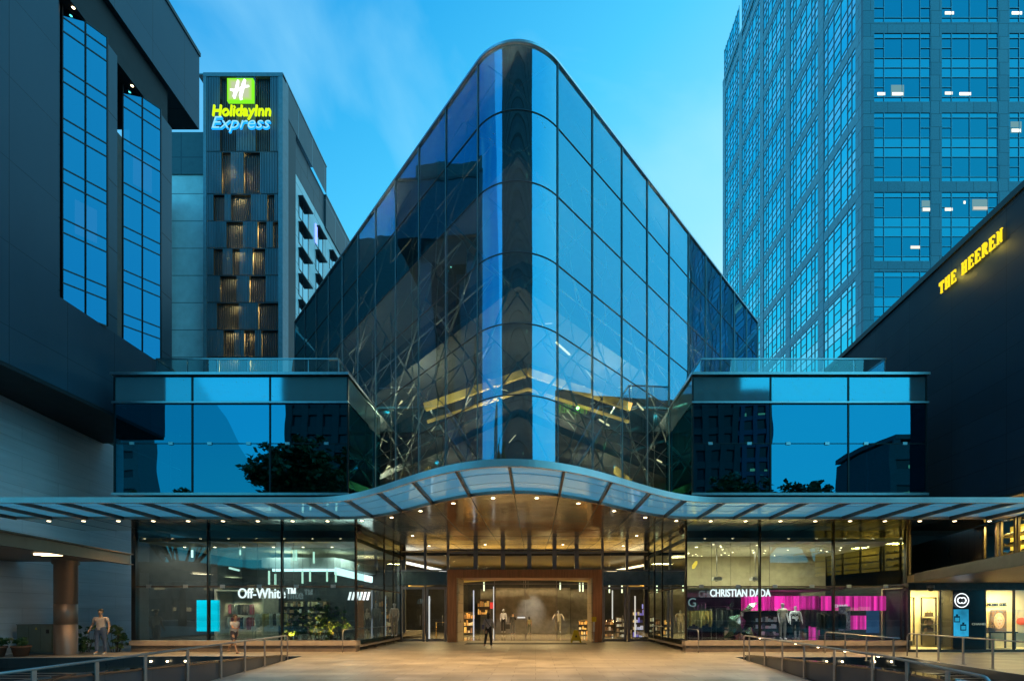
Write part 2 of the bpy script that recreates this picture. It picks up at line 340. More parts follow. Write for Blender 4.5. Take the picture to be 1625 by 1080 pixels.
# ------------------------------------------------------------------ text
def text(name, body, mat, w, h, depth=.06, bold=.0, shear=0, parent=None, loc=(0,0,0), rot=(R(90),0,0), char=1.0, anchor='L'):
    cu = bpy.data.curves.new(name, 'FONT'); cu.body = body; cu.extrude = .02; cu.offset = bold; cu.shear = shear; cu.space_character = char; cu.resolution_u = 4
    o = bpy.data.objects.new(name+'_src', cu); C.objects.link(o); bpy.context.view_layer.update()
    me = bpy.data.meshes.new_from_object(o.evaluated_get(bpy.context.evaluated_depsgraph_get()))
    bpy.data.objects.remove(o); me.name = name
    xs = [v.co.x for v in me.vertices]; ys = [v.co.y for v in me.vertices]
    x0, x1, y0, y1 = min(xs), max(xs), min(ys), max(ys)
    for v in me.vertices:
        v.co = Vector(((v.co.x-x0)/(x1-x0)*w - (w/2 if anchor == 'C' else 0), (v.co.y-y0)/(y1-y0)*h, v.co.z/.04*depth))
    me.materials.clear(); me.materials.append(mat)
    r = bpy.data.objects.new(name, me); C.objects.link(r); r.location = loc; r.rotation_euler = rot
    if parent: r.parent = parent
    return r

# ================================================================== GROUND
AX = -.63                     # the building's axis
pool_L = [(-8.8,17.3), (-7.25,6.4), (-6.75,3.0), (-24,3.0), (-24,17.2), (-19,17.9), (-13.5,18.55), (-8.95,18.55)]
pool_R = [(7.45,17.0), (6.45,9.1), (5.6,6.0), (5.6,3.0), (22,3.0), (13.0,12.0), (13.9,18.2), (7.5,18.2)]
def ground_sheet():
    bm = bmesh.new(); es = []
    for loop in ([(-400,-400),(400,-400),(400,500),(-400,500)], pool_L, pool_R):
        vs_ = [bm.verts.new((x,y,0)) for x,y in loop]
        for i in range(len(vs_)): es.append(bm.edges.new((vs_[i], vs_[(i+1)%len(vs_)])))
    bmesh.ops.triangle_fill(bm, use_beauty=True, use_dissolve=False, edges=es)
    bmesh.ops.recalc_face_normals(bm, faces=bm.faces)
    for f in bm.faces:
        if f.normal.z < 0: f.normal_flip()
    me = bpy.data.meshes.new('plaza_ground'); bm.to_mesh(me); bm.free(); me.materials.append(M['paver'])
    o = bpy.data.objects.new('plaza_ground', me); C.objects.link(o); return struct(o)
ground_sheet()
struct(MB().face([(-300,-30,.004),(300,-30,.004),(300,-9,.004),(-300,-9,.004)]).build('road', M['asphalt']))
for nm, pl in (('pool_water', pool_L), ('pool_water', pool_R)):
    struct(MB().face([(x,y,-.36) for x,y in pl] if nm else []).build('water', M['water']))
def pool_walls(pl, label, lights):
    t = thing('pool_wall', label, 'retaining wall')
    n = len(pl); inner = MB()
    for i in range(n):
        a, b = pl[i], pl[(i+1)%n]
        inner.face([(a[0],a[1],-.5),(b[0],b[1],-.5),(b[0],b[1],-.001),(a[0],a[1],-.001)])
    inner.build('wall_face', M['dark_stone_x'], t)
    for x, y, z, big in lights:
        l = MB().lathe([(.0,0),(.028,0),(.034,.02),(.034,.05)], n=12).build('light', M['warm_lamp'], t)
        l.location = (x, y, z); l.rotation_euler = (R(90),0,0)
        lamp('SPOT', (x, y-.12, z), 9 if big else 4, (1,.75,.4), .03, (x, y-3, z-.6), 120, parent=t)
    return t
pool_walls(pool_L, 'dark granite wall lining the sunken pool on the left, with small round lights', [(X(p,18.5),18.50 if X(p,18.5)>-13.4 else 18.42,Z(1048,18.5),p==192) for p in (140,166,192,217,243,269,295)])
pool_walls(pool_R, 'dark granite wall lining the sunken pool on the right, with small round lights', [(X(p,18.1),18.14,Z(1049,18.1),False) for p in (1312,1337,1388,1415,1490)])
# water cascade ledges
for sx, xs in ((-1, (-20,-11.2)), (1, (9.2,16))):
    t = thing('cascade_steps', 'row of thin dark water ledges in the %s pool' % ('left' if sx<0 else 'right'), 'water feature')
    for i in range(6):
        y = 15.6 - i*.75; MB().box(xs[0], xs[1], y, y+.30, -.355, -.30+.02*i).build('ledge', M['dark_stone_x'], t)
# kerbs under the front railings: wall tops rise towards the street
def kerb(pts, label, side):
    t = thing('kerb_wall', label, 'kerb wall')
    w = .22*side; b = MB()
    P = [(x,y,z) for x,y,z in pts]
    for i in range(len(P)-1):
        (x0,y0,z0),(x1,y1,z1) = P[i],P[i+1]
        v = [(x0,y0,-.0),(x1,y1,-.0),(x1,y1,z1),(x0,y0,z0)]; u = [(x+w,y,z if z else -.4) for x,y,z in v]
        b.face(v); b.face(u[::-1])
        if i == 0: b.face([v[0],v[3],u[3],u[0]])
    b.build('wall', M['dark_stone'], t)
    c = MB()
    for i in range(len(P)-1):
        (x0,y0,z0),(x1,y1,z1) = P[i],P[i+1]; e=.03*side
        c.face([(x0-e,y0,z0+.004),(x1-e,y1,z1+.004),(x1+w+e,y1,z1+.004),(x0+w+e,y0,z0+.004)])
        c.face([(x0-e,y0,z0+.004),(x1-e,y1,z1+.004),(x1-e,y1,z1-.03),(x0-e,y0,z0-.03)])
    c.build('coping', M['water'], t)
    return t
def lx(d): return -8.77 + (17.15-d)*.148
def rx(d): return 7.36 - (17.15-d)*(.10 if d > 9 else .10) - (0 if d > 9.1 else (9.1-d)*.18)
kz = [(17.0,.18),(14.6,.33),(12.3,.45),(9.4,.60),(8.2,.66),(7.0,.70),(6.0,.72),(4.5,.74)]
kerb([(lx(d)-.05,d,z) for d,z in kz], 'low dark kerb wall under the long handrail, left of the plaza', -1)
kerb([(rx(d)+.05,d,z) for d,z in kz[:7]], 'low dark kerb wall under the long handrail, right of the plaza', 1)

def railing(path, label, posts, h=.87, start_loop=True, end_loop=False, group='steel railings round the pools'):
    """path: (x,y) points; posts: (x,y) list"""
    t = thing('railing', label, 'railing', group=group)
    pts = [Vector((x,y,h)) for x,y in path]
    if start_loop:
        d = (pts[0]-pts[1]).normalized(); p = pts[0]
        pre = [p+d*.16+Vector((0,0,-h)), p+d*.16+Vector((0,0,-.16))] + [p+d*(.16*math.sin(a))+Vector((0,0,-.16+.16*math.cos(a))) for a in (R(70),R(45),R(20))]
        pts = pre+pts
    if end_loop:
        d = (Vector((*path[-1],h))-Vector((*path[-2],h))).normalized(); p = Vector((*path[-1],h))
        pts += [p+d*(.16*math.sin(a))+Vector((0,0,-.16+.16*math.cos(a))) for a in (R(20),R(45),R(70),R(90))] + [p+d*.16+Vector((0,0,-h))]
    MB().tube(pts, .023, 10).build('handrail', M['steel'], t)
    for x, y in posts:
        b = MB().box(x-.010, x+.010, y-.035, y+.035, .0, h-.02); b.box(x-.05,x+.05,y-.07,y+.07,.0,.012); b.build('post', M['steel'], t)
    return t
railing([(lx(d),d) for d in (16.9,12,8,4.2)], 'long steel handrail rising beside the dark pool kerb, left of the plaza', [(lx(d),d) for d in (16.5,15.1,13.75,12.4,10.9,9.45,8.2,7.0,5.8,4.6)])
railing([(rx(d),d) for d in (16.9,12,9.1,7.6,6.2)], 'long steel handrail beside the dark pool kerb, right of the plaza', [(rx(d),d) for d in (16.5,15.1,13.75,12.4,10.9,9.45,8.2,7.0)], end_loop=True)
rr_ = [o for o in C.objects if o.name.startswith('railing')][-1]
for px in (1203,1259,1295,1337,1388):
    d = 16.5
    while d > 6 and CX+F*rx(d)/d < px: d -= .05
    MB().ball((rx(d)+.05,d,.845),.03,.03,.02,8).build('light',M['warm_lamp'],rr_); lamp('POINT',(rx(d)+.1,d,.78),2.5,(1,.7,.35),.02)
railing([(11.9,19.75),(11.3,15.0)], 'short handrail in front of the magenta curtain window', [(11.72,18.3),(11.5,16.8),(11.33,15.3)])
railing([(14.28,18.45),(13.45,13.2),(12.6,10)], 'handrail in front of the bright perfume shop', [(14.2,18.0),(14.0,16.8),(13.8,15.6),(13.62,14.4),(13.45,13.2),(13.2,12.0)])
railing([(AX-7.4,20.3),(AX-6.95,26.4)], 'small handrail by the glass side wall, left of the doors', [(AX-7.3+.02*i*3,21.3+i*1.25) for i in range(5)], h=.95)
railing([(AX+7.4,20.3),(AX+6.95,26.4)], 'small handrail by the glass side wall, right of the doors', [(AX+7.3-.02*i*3,21.3+i*1.25) for i in range(5)], h=.95)

# ================================================================== MAIN BUILDING
mall = thing('glass_building', 'central wedge-shaped glass building with curved prow above a shop podium', 'building', (AX,20,0))
SPLIT = {'ledge','mullion','shop_window','sliding_door','door_frame','door_header','transom_window','transom','trim','inner_wall','pillar','bracket','window_sill','upper_frame','shop_mullion','floor_slab','podium_band','recess_wall','unseen_block','parapet','fascia','lamp','core_wall','back_wall','feature_wall','hall_wall','shop_interior','side_wall','tower_frame','niche_frame','side_partition','curtain','lining','bulkhead','cove_beam','soffit','roof','terrace_slab','handrail'}
def islands(mb):
    par = list(range(len(mb.v)))
    def fnd(i):
        while par[i] != i: par[i] = par[par[i]]; i = par[i]
        return i
    for f in mb.f:
        r0 = fnd(f[0])
        for i in f[1:]: par[fnd(i)] = r0
    gr = {}
    for k, f in enumerate(mb.f): gr.setdefault(fnd(f[0]), []).append(k)
    out = []
    for ks in gr.values():
        n = MB(); mp = {}
        for k in ks:
            for i in mb.f[k]:
                if i not in mp: mp[i] = len(n.v); n.v.append(mb.v[i])
            n.f.append(tuple(mp[i] for i in mb.f[k])); n.m.append(mb.m[k]); n.sm.append(mb.sm[k])
        out.append(n)
    return out
def part(mb, name, mats, parent=mall):
    if name in SPLIT:
        isl = islands(mb)
        if 1 < len(isl) <= 24:
            return [part_one(i, name, mats, parent) for i in isl][0]
    return part_one(mb, name, mats, parent)
def part_one(mb, name, mats, parent=mall):
    o = mb.build(name, mats, parent)
    if parent is not None:
        p = parent; off = Vector((0,0,0))
        while p is not None: off += p.location; p = p.parent
        o.location = -off
    return o
TH = R(42.6); S = 2.08; Y0 = 17.07; HW = 1.4
LV = [5.35, 6.65, 9.08, 11.51, 13.93, 16.35, 18.77, 21.02]
NP = 10
def wp(side, i, off=0):       # point on the wedge wall at mullion i, off metres inwards
    x = HW + i*S*math.sin(TH); y = Y0 + i*S*math.cos(TH)
    return Vector((AX + side*(x - off*math.cos(TH)), y + off*math.sin(TH), 0))
RC = HW/math.sin(PI/2-TH); YC = Y0 + RC*math.cos(PI/2-TH)
def arcp(t, off=0):           # t -1..1
    a = t*(PI/2-TH); return Vector((AX+(RC-off)*math.sin(a), YC-(RC-off)*math.cos(a), 0))
def up(v, z): return (v.x, v.y, z)
wedge_plan = [wp(-1,i) for i in range(NP,-1,-1)]
for side, nm in ((-1,'left'),(1,'right')):
    g = MB()
    for i in range(NP):
        a, b = wp(side,i), wp(side,i+1)
        for k in range(len(LV)-1):
            q = [up(a,LV[k]+.012),up(b,LV[k]+.012),up(b,LV[k+1]-.012),up(a,LV[k+1]-.012)]
            g.face(q if side>0 else q[::-1])
    # rounded far corner and the flank running back
    e = wp(side,NP); prev = e
    for j in range(1,7):
        a = (PI/2-TH) + (TH)*j/6      # heading turns to straight back
        r = 1.2; c = Vector((e.x - side*r*math.cos(TH), e.y + r*math.sin(TH),0))
        p = Vector((c.x + side*r*math.sin(a), c.y - r*math.cos(a), 0))
        q = [up(prev,LV[0]),up(p,LV[0]),up(p,LV[-1]),up(prev,LV[-1])]; g.face(q if side>0 else q[::-1], smooth=True); prev = p
    for j in range(9):
        p = prev + Vector((0,2.08,0))
        for k in range(len(LV)-1):
            q = [up(prev,LV[k]),up(p,LV[k]),up(p,LV[k+1]),up(prev,LV[k+1])]; g.face(q if side>0 else q[::-1])
        prev = p
    gw = part(g, 'glass_wall', M['g_wedge'])
    if side<0: gw['label'] = 'dark reflecting left glass wall'
    f = MB()
    for i in range(NP+1):
        a = wp(side,i,-.03); f.bar(up(a,LV[0]), up(a,LV[-1]), .038, .045)
    part(f, 'mullion', M['mullion'], gw)
    h = MB()
    for z in LV[1:-1]:
        h.bar(up(wp(side,0,-.01),z), up(wp(side,NP,-.01),z), .03, .026)
    part(h, 'transom', M['transom_c'], gw)
g = MB(); NA = 28
for k in range(len(LV)-1):
    b0 = len(g.v)
    for i in range(NA+1):
        p = arcp(-1+2*i/NA); g.v += [up(p,LV[k]+.01), up(p,LV[k+1]-.01)]
    for i in range(NA):
        g.f.append((b0+2*i, b0+2*i+2, b0+2*i+3, b0+2*i+1)); g.m.append(0); g.sm.append(True)
prow = part(g, 'curved_glass', M['g_wedge_c'])
h = MB()
for z in LV[1:-1]: h.tube([up(arcp(-1+2*i/NA,-.01),z) for i in range(NA+1)], .018, 6)
part(h, 'transom', M['transom_c'], prow)
# roof edge
rp = [wp(-1,i,-.07) for i in range(NP,-1,-1)] + [arcp(-1+2*i/30,-.07) for i in range(1,30)] + [wp(1,i,-.07) for i in range(NP+1)]
pl = [(p.x,p.y) for p in rp] + [(AX+16.6,52),(AX-16.6,52)]
part(MB().prism(pl, LV[-1], LV[-1]+.08), 'roof', M['alu'])
# interior: dark core, slabs and steel tube trusses
core = [(p.x,p.y) for p in [wp(-1,NP,5.2), wp(-1,5,5.2), wp(-1,2.5,5.2)]]; core = [(AX-10,33),(AX-2.5,25),(AX-.0,23.4),(AX+2.5,25),(AX+10,33),(AX+12,48),(AX-12,48)]
part(MB().prism(core, .1+5.3, LV[-1]-.1), 'core_wall', panels('core_panels',(.10,.10,.10),(.14,.13,.12),(.03,.03,.03),2.2,1.2,.03,.5,'xz',var=.4))
sl = MB()
for z in (8.95,13.8,18.65):
    pp = [wp(-1,i,1.6) for i in range(NP,-1,-1)] + [arcp(0,1.55)] + [wp(1,i,1.6) for i in range(NP+1)]
    sl.prism([(p.x,p.y) for p in pp] + [(AX+14,48),(AX-14,48)], z, z+.3)
part(sl, 'floor_slab', pmat('slab_paint',(.22,.23,.23),.6))
rnd = random.Random(3)
for side in (-1,1):
    tr = MB()
    for i in range(NP):
        for k in range(1,len(LV)-1):
            if k > 4 and rnd.random() < .35: continue
            o1, o2 = .75, .75
            a, b = wp(side,i,o1), wp(side,i+1,o2); m_ = (a+b)/2; zm = (LV[k]+LV[k+1])/2
            c = wp(side,i+.5,.28)
            for p, z in ((a,LV[k]),(b,LV[k]),(a,LV[k+1]),(b,LV[k+1])):
                tr.tube([up(p,z), up(c,zm)], .020, 5)
            tr.ball(up(c,zm), .05,.05,.08,6)
            tr.tube([up(a,LV[k]),up(b,LV[k])], .035, 5)
            if (i+k)%2 == 0: tr.tube([up(wp(side,i,1.5),LV[k]), up(wp(side,i+1,1.5),LV[k+1])], .05, 6)
            else: tr.tube([up(wp(side,i+1,1.5),LV[k]), up(wp(side,i,1.5),LV[k+1])], .05, 6)
    part(tr, 'truss', pmat('pale_steel',(.62,.62,.58),.35,.3))
tr = MB()
for k in range(2,len(LV)-1):
    zm = (LV[k]+LV[k+1])/2; c = arcp(0,.35)
    for t_ in (-.85,.85):
        for z in (LV[k],LV[k+1]): tr.tube([up(arcp(t_,.3),z), up(c,zm)], .022, 5)
    tr.ball(up(c,zm), .06,.06,.09,8)
part(tr, 'truss', M['steel'])
for x,y,z,p in ((-4,22.2,6.3,60),(4,22.2,6.3,60),(-8,26,9.6,50),(7,26,9.6,50),(-5,23.5,12.2,45),(4.2,23.5,12.2,45),(-1,20.6,10.3,25),(-1,20.6,14.3,18),(-9,28,14.5,45),(9,28,14.5,35)):
    lamp('POINT', (x+AX,y,z), p*6, (1,.82,.55), .1)
# gold beams added behind the glass; their glow stands for a mirrored amber light
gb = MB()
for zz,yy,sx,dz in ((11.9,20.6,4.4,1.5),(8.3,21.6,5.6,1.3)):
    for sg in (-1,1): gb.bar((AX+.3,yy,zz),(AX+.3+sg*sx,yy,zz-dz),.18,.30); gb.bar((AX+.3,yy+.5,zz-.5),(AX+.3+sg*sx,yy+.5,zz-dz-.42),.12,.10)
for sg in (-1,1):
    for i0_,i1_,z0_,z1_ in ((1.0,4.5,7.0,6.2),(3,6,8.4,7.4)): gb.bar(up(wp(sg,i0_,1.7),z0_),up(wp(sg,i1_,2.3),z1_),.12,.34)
part(gb,'amber_glow_beam',pmat('amber_glow',(.80,.55,.18),.45,var=.35,scale=.8,streak=(1.2,1,.6),emit=(1,.58,.12),es=.75))
rn2 = random.Random(12); fg = MB()  # short random glowing bars: glints on the steel edges put in as emission
for _ in range(46):
    sg = rn2.choice((-1,1)); i_ = rn2.uniform(.2,8.5); z_ = rn2.uniform(6.6,14.5); o_ = rn2.uniform(1.2,3.2); L2_ = rn2.uniform(.25,.9)
    fg.bar(up(wp(sg,i_,o_),z_),up(wp(sg,i_+L2_*.5,o_),z_+rn2.choice((-1,1))*L2_*.5),.025,.025)
part(fg,'glint_bar',emat('glint_bar',(1,.82,.5),1.8))
fl = MB()  # fluorescent fittings behind the glass
for side, i, z, n in ((-1,4.6,12.8,1),(-1,6.5,10.6,1),(-1,2.2,7.6,1),(-1,7.2,7.3,1),(1,1.1,12.9,1),(1,2.0,11.7,1),(1,2.6,10.6,1),(1,4.2,12.4,1),(1,1.8,7.2,1),(1,3.1,7.4,1),(1,4.8,7.2,1),(1,5.2,10,1),(-1,5.3,9.7,1)):
    a = wp(side,i,2.0); b = wp(side,i+.8,2.6); fl.bar(up(a,z), up(b,z+.35), .07,.05)
part(fl, 'light_fitting', M['soft_lamp'])

# ---- upper boxes
YB = 19.9
def upper_box(s):
    x_in, x_out = AX + s*7.1, AX + s*16.7; z0, z1, zt = 6.54, 10.25, 11.45
    bx = thing('x','x','x'); bx.name = 'glass_box'
    for k in ('label','category'): del bx[k]
    bx.parent = mall; bx.location = Vector((0,0,0))-mall.location
    P = lambda mb, n, m, par=bx: part(mb, n, m, par)
    lo, hi = min(x_in,x_out), max(x_in,x_out); w = (hi-lo)/3
    g = MB(); gt = MB()
    for i in range(3):
        a, b = lo+i*w+.02, lo+(i+1)*w-.02
        for za, zb in ((z0+.05,8.60),(8.63,z1)): g.face([(a,YB,za),(b,YB,za),(b,YB,zb),(a,YB,zb)])
        gt.face([(a,YB,z1+.08),(b,YB,z1+.08),(b,YB,zt-.1),(a,YB,zt-.1)])
    # side return towards the prow, and outer end
    for xx, yend in ((x_in,24.0),(x_out,26)):
        n = 2; d = (yend-YB)/n
        for j in range(n):
            for za, zb in ((z0+.05,8.60),(8.63,z1)):
                q = [(xx,YB+j*d+.02,za),(xx,YB+(j+1)*d,za),(xx,YB+(j+1)*d,zb),(xx,YB+j*d+.02,zb)]; g.face(q)
            gt.face([(xx,YB+j*d+.02,z1+.08),(xx,YB+(j+1)*d,z1+.08),(xx,YB+(j+1)*d,zt-.1),(xx,YB+j*d+.02,zt-.1)])
    P(g,'glass_wall',M['g_box']); P(gt,'spandrel_glass',M['g_box_top'])
    f = MB()
    for i in range(4):
        x = lo+i*w; f.box(x-.03,x+.03,YB-.03,YB+.05,z0,zt-.1)
    f.box(lo,hi,YB-.015,YB+.03,8.6,8.63); P(f,'mullion',M['mullion_blk'])
    t = MB(); t.box(lo-.06,hi+.06,YB-.10,YB-.031,z1,z1+.07); t.box(lo-.06,hi+.06,YB-.09,YB-.031,z0-.06,z0+.04); P(t,'trim',M['alu'])
    t = MB(); t.box(lo-.08,hi+.08,YB-.14,26,zt-.05,zt+.05); P(t,'roof',M['alu'])
    P(MB().box(lo+.02,hi-.02,YB+.01,26,z0-.05,z0),'underside',M['steel_dark'])
    # room inside: back wall, floor, ceiling
    r_ = MB(); r_.box(lo+.3,hi-.3,23.2,23.4,z0,zt-.1); r_.box(lo+.1,hi-.1,YB+.45,23.2,z1-.1,z1+.1); P(r_,'inner_wall',M['dark_wall'])
    for i in range(6):
        x = lo + (i+.45)*(hi-lo)/6 ; P(MB().box(x-.09,x+.09,YB-.035,YB+.01,8.56,8.67),'bracket',M['alu'])
    # roof terrace railing
    rl = thing('roof_railing', 'glass roof railing on top of the %s glass box' % ('left' if s<0 else 'right'), 'railing')
    xa, xb = (X(248,21.5),X(537,21.5)) if s<0 else (X(1112,21.5),X(1405,21.5))
    g = MB(); n=6; dw=(xb-xa)/n
    for i in range(n): g.face([(xa+i*dw+.02,21.5,zt+.1),(xa+(i+1)*dw-.02,21.5,zt+.1),(xa+(i+1)*dw-.02,21.5,12.9),(xa+i*dw+.02,21.5,12.9)])
    for xx in (xa,xb):
        g.face([(xx,21.52,zt+.1),(xx,23.5,zt+.1),(xx,23.5,12.9),(xx,21.52,12.9)])
    g.build('glass_panel',M['g_rail'],rl)
    h = MB().bar((xa,21.5,12.93),(xb,21.5,12.93),.06,.05)
    for xx in (xa,xb): h.bar((xx,21.5,12.93),(xx,23.5,12.93),.06,.05)
    h.build('handrail',M['alu'],rl)
    for i in range(n+1): MB().box(xa+i*dw-.02,xa+i*dw+.02,21.52,21.57,zt+.05,12.9).build('post',M['alu'],rl)
upper_box(-1); upper_box(1)

# ---- shopfront podium
YS, YD = 20.7, 27.6; ZS = 5.16
def storefront(s):
    x_in, x_out = AX + s*7.08, AX + s*16.55; lo, hi = min(x_in,x_out), max(x_in,x_out); w = (hi-lo)/3
    sf = thing('x','x','x'); sf.name = 'shopfront'
    for k in ('label','category'): del sf[k]
    sf.parent = mall; sf.location = -mall.location
    P = lambda mb, n, m, par=sf: part(mb, n, m, par)
    g = MB()
    for i in range(3):
        a,b = lo+i*w+.03, lo+(i+1)*w-.03
        for za,zb in ((.48,2.75),(2.80,ZS)): g.face([(a,YS,za),(b,YS,za),(b,YS,zb),(a,YS,zb)])
    ys = [YS+.03, 24.6, 26.2, YD-.05]
    for j in range(3):
        for za,zb in ((.30,2.75),(2.80,ZS)): g.face([(x_in,ys[j]+.02,za),(x_in,ys[j+1]-.02,za),(x_in+s*-.12*0,ys[j+1]-.02,zb),(x_in,ys[j]+.02,zb)])
    P(g,'shop_window',M['g_shop'])
    f = MB()
    for i in range(4): f.box(lo+i*w-.028,lo+i*w+.028,YS-.05,YS+.12,.48,ZS)
    f.box(x_out-.09,x_out+.09,YS-.06,YS+.14,.48,ZS+.0)
    for y in ys[1:]: f.box(x_in-.035,x_in+.035,y-.04,y+.04,.3,ZS)
    P(f,'mullion',M['mullion_blk'])
    f = MB(); f.box(lo,hi,YS-.025,YS+.03,2.745,2.805); f.box(x_in-.02,x_in+.02,YS,YD,2.745,2.805)
    P(f,'transom',M['steel_dark'])
    f = MB(); f.box(lo-.1,hi+.1,YS-.16,YS+.3,.27,.475); f.box(min(x_in,x_in+s*.3)-.0,max(x_in,x_in+s*.3),YS+.3,YD,.15,.30); P(f,'window_sill',M['plinth_light'])
    f = MB(); f.box(lo-.06,hi+.06,YS-.10,YS+.3,0,.268); P(f,'plinth',M['plinth'])
    for i in range(6):
        x = lo+(i+.4)*(hi-lo)/6; P(MB().box(x-.10,x+.10,YS-.045,YS-.026,2.72,2.86),'bracket',M['alu'])
    # room
    r_ = MB(); r_.box(lo,hi,YS+.3,YD+6,.25,.45); P(r_,'shop_floor',M['floor_in'])
    r_ = MB(); r_.box(lo-.1,hi+.1,28.2,28.4,.45,ZS); r_.box(x_out-.02 if s>0 else x_out-.2,x_out+.2 if s>0 else x_out+.02,YS+.15,28.2,.3,ZS); P(r_,'back_wall',M['dark_wall'])
    r_ = MB(); r_.box(lo,hi,YS+.15,28.2,4.72,4.9); P(r_,'ceiling',M['white_paint'] if s>0 else pmat('warm_ceiling',(.46,.40,.28),.5))
    return sf, lo, hi
sfL, loL, hiL = storefront(-1)
sfR, loR, hiR = storefront(1)
# podium body above the shops, between canopy soffit and boxes
part(MB().box(AX-16.5,AX+16.5,28.4,50,5.0,6.4),'podium_block',M['dark_wall'])
part(MB().box(AX-16.5,AX-7.2,21.2,28.4,5.35,6.45).box(AX+7.2,AX+16.5,21.2,28.4,5.35,6.45),'podium_band',M['steel_dark'])

# ---- door wall
dw = MB(); dg = MB()
FR = M['frame_grey']
def door(x0, x1, z1=3.12, label=None):
    d = thing('x','x','x'); d.name = 'glass_door'
    for k in ('label','category'): del d[k]
    d.parent = mall; d.location = -mall.location
    f = MB(); t = .13
    f.box(x0,x0+t,YD-.06,YD+.06,.0,z1); f.box(x1-t,x1,YD-.06,YD+.06,.0,z1); f.box(x0+t,x1-t,YD-.055,YD+.055,z1-t,z1); f.box(x0+t,x1-t,YD-.055,YD+.055,.02,.16)
    part(f,'door_frame',FR,d)
    part(MB().face([(x0+t,YD,.16),(x1-t,YD,.16),(x1-t,YD,z1-t),(x0+t,YD,z1-t)]),'pane',M['g_door'],d)
    part(MB().tube([(x1-t-.1,YD-.1,.9),(x1-t-.1,YD-.1,1.5)],.02,8),'handle',M['steel'],d)
for a,b in ((X(635,YD),X(674,YD)),(X(676,YD),X(709,YD)),(X(956,YD),X(994,YD)),(X(996,YD),X(1036,YD))): door(a,b)
f = MB()
xl, xr = X(631,YD), X(1039,YD)
f.box(xl,xl+.14,YD-.08,YD+.08,0,ZS); f.box(xr-.14,xr,YD-.08,YD+.08,0,ZS)
for px in (675,711,956,995): f.box(X(px,YD)-.07,X(px,YD)+.07,YD-.07,YD+.07,3.14,ZS)
for px in (755,798,840,880,915): f.box(X(px,YD)-.12,X(px,YD)+.12,YD-.065,YD+.065,4.1,ZS)
f.box(xl,X(711,YD),YD-.05,YD+.05,4.02,4.10); f.box(X(955,YD),xr,YD-.05,YD+.05,4.02,4.10)
f.box(X(711,YD),X(955,YD),YD-.045,YD+.045,5.02,5.12)
part(f,'entrance_frame',FR)
f = MB().box(xl,X(711,YD)-.05,YD-.09,YD+.03,3.20,4.0).box(X(957,YD),xr,YD-.09,YD+.03,3.20,4.0)
part(f,'door_header',pmat('header_metal',(.34,.32,.29),.2,1,var=.2))
g = MB()
for a,b in ((631,675),(675,711),(711,755),(755,798),(798,840),(840,880),(880,915),(915,956),(956,995),(995,1039)):
    g.face([(X(a,YD)+.07,YD+.01,4.1),(X(b,YD)-.07,YD+.01,4.1),(X(b,YD)-.07,YD+.01,ZS),(X(a,YD)+.07,YD+.01,ZS)])
part(g,'transom_window',M['g_door'])
# portal
x0,x1 = X(710,27.1), X(955,27.1); zt = 4.07
f = MB(); f.box(x0,x0+.5,27.1,29.5,0,zt-.46); f.box(x1-.5,x1,27.1,29.5,0,zt-.46); f.box(x0,x1,27.1,29.5,zt-.46,zt)
portal = part(f,'portal',M['wood'])
f = MB(); f.box(x0+.502,x0+.56,27.16,29.4,0,zt-.47); f.box(x1-.56,x1-.502,27.16,29.4,0,zt-.47)
part(f,'lining',panels('portal_lining',(.42,.33,.22),(.46,.36,.25),(.12,.09,.06),3,.55,.01,.3,'yz',offset=0),portal)
g = MB(); fr = MB(); nn = 4; wv=(x1-x0-1.12)/nn
for i in range(nn):
    a = x0+.56+i*wv
    if i in (0,3): g.face([(a+.05,29.3,.1),(a+wv-.05,29.3,.1),(a+wv-.05,29.3,3.6),(a+.05,29.3,3.6)])
    fr.box(a-.02,a+.03,29.27,29.33,0,3.6)
fr.box(x0+.56,x1-.56,29.26,29.34,3.36,3.42)
ed = part(g,'sliding_door',M['g_door']); part(fr,'door_frame',M['steel'],ed)
# hall beyond the doors
hall = MB(); hall.box(AX-13,AX+13,28.45,44,.002,.006); part(hall,'hall_floor',M['floor_in'])
hall = MB(); hall.box(AX-13,AX+13,YD+.1,44,5.17,5.25); part(hall,'hall_ceiling',M['cream'])
hall = MB(); hall.box(AX-13,AX+13,43.9,44.1,0,5.2); hall.box(AX-13.1,AX-13,30,44,0,5.2); hall.box(AX+13,AX+13.1,30,44,0,5.2); part(hall,'hall_wall',M['dark_wall'])
# grey feature wall with pivot panels
fw = MB(); fw.box(X(762,38),X(787,38)-.05,38.2,38.4,0,3.5); fw.box(X(787,38),X(905,38),38,38.25,0,3.6)
fw.box(X(905,38)+.05,X(936,38),38.2,38.4,0,3.5); part(fw,'feature_wall',M['grey_plaster'])
# curved gold cove over the hall
cv = MB(); n = 24
for j,(yy,zz,hh) in enumerate(((33.5,3.92,.30),(35.5,4.05,.22))):
    for i in range(n):
        ta, tb = -1+2*i/n, -1+2*(i+1)/n
        za, zb = zz+.55*(1-ta*ta)-.45, zz+.55*(1-tb*tb)-.45
        xa, xb = AX+ta*8.2, AX+tb*8.2
        cv.face([(xa,yy,za),(xb,yy,zb),(xb,yy,zb+hh),(xa,yy,za+hh)]); cv.face([(xa,yy,za),(xb,yy,zb),(xb,yy+1.9,zb),(xa,yy+1.9,za)])
part(cv,'ceiling_cove',M['gold_paint'])
strip = MB()
for i in range(n):
    ta, tb = -1+2*i/n, -1+2*(i+1)/n
    strip.bar((AX+ta*8.2,33.38,3.50+.55*(1-ta*ta)+.35),(AX+tb*8.2,33.38,3.50+.55*(1-tb*tb)+.35),.03,.03)
part(strip,'cove_light',M['soft_lamp'])
for x in (-9,-5.5,-2,1.5,5,9): lamp('AREA',(AX+x,32.6,4.9),380,(1,.70,.30),1.2,(AX+x,33,0))
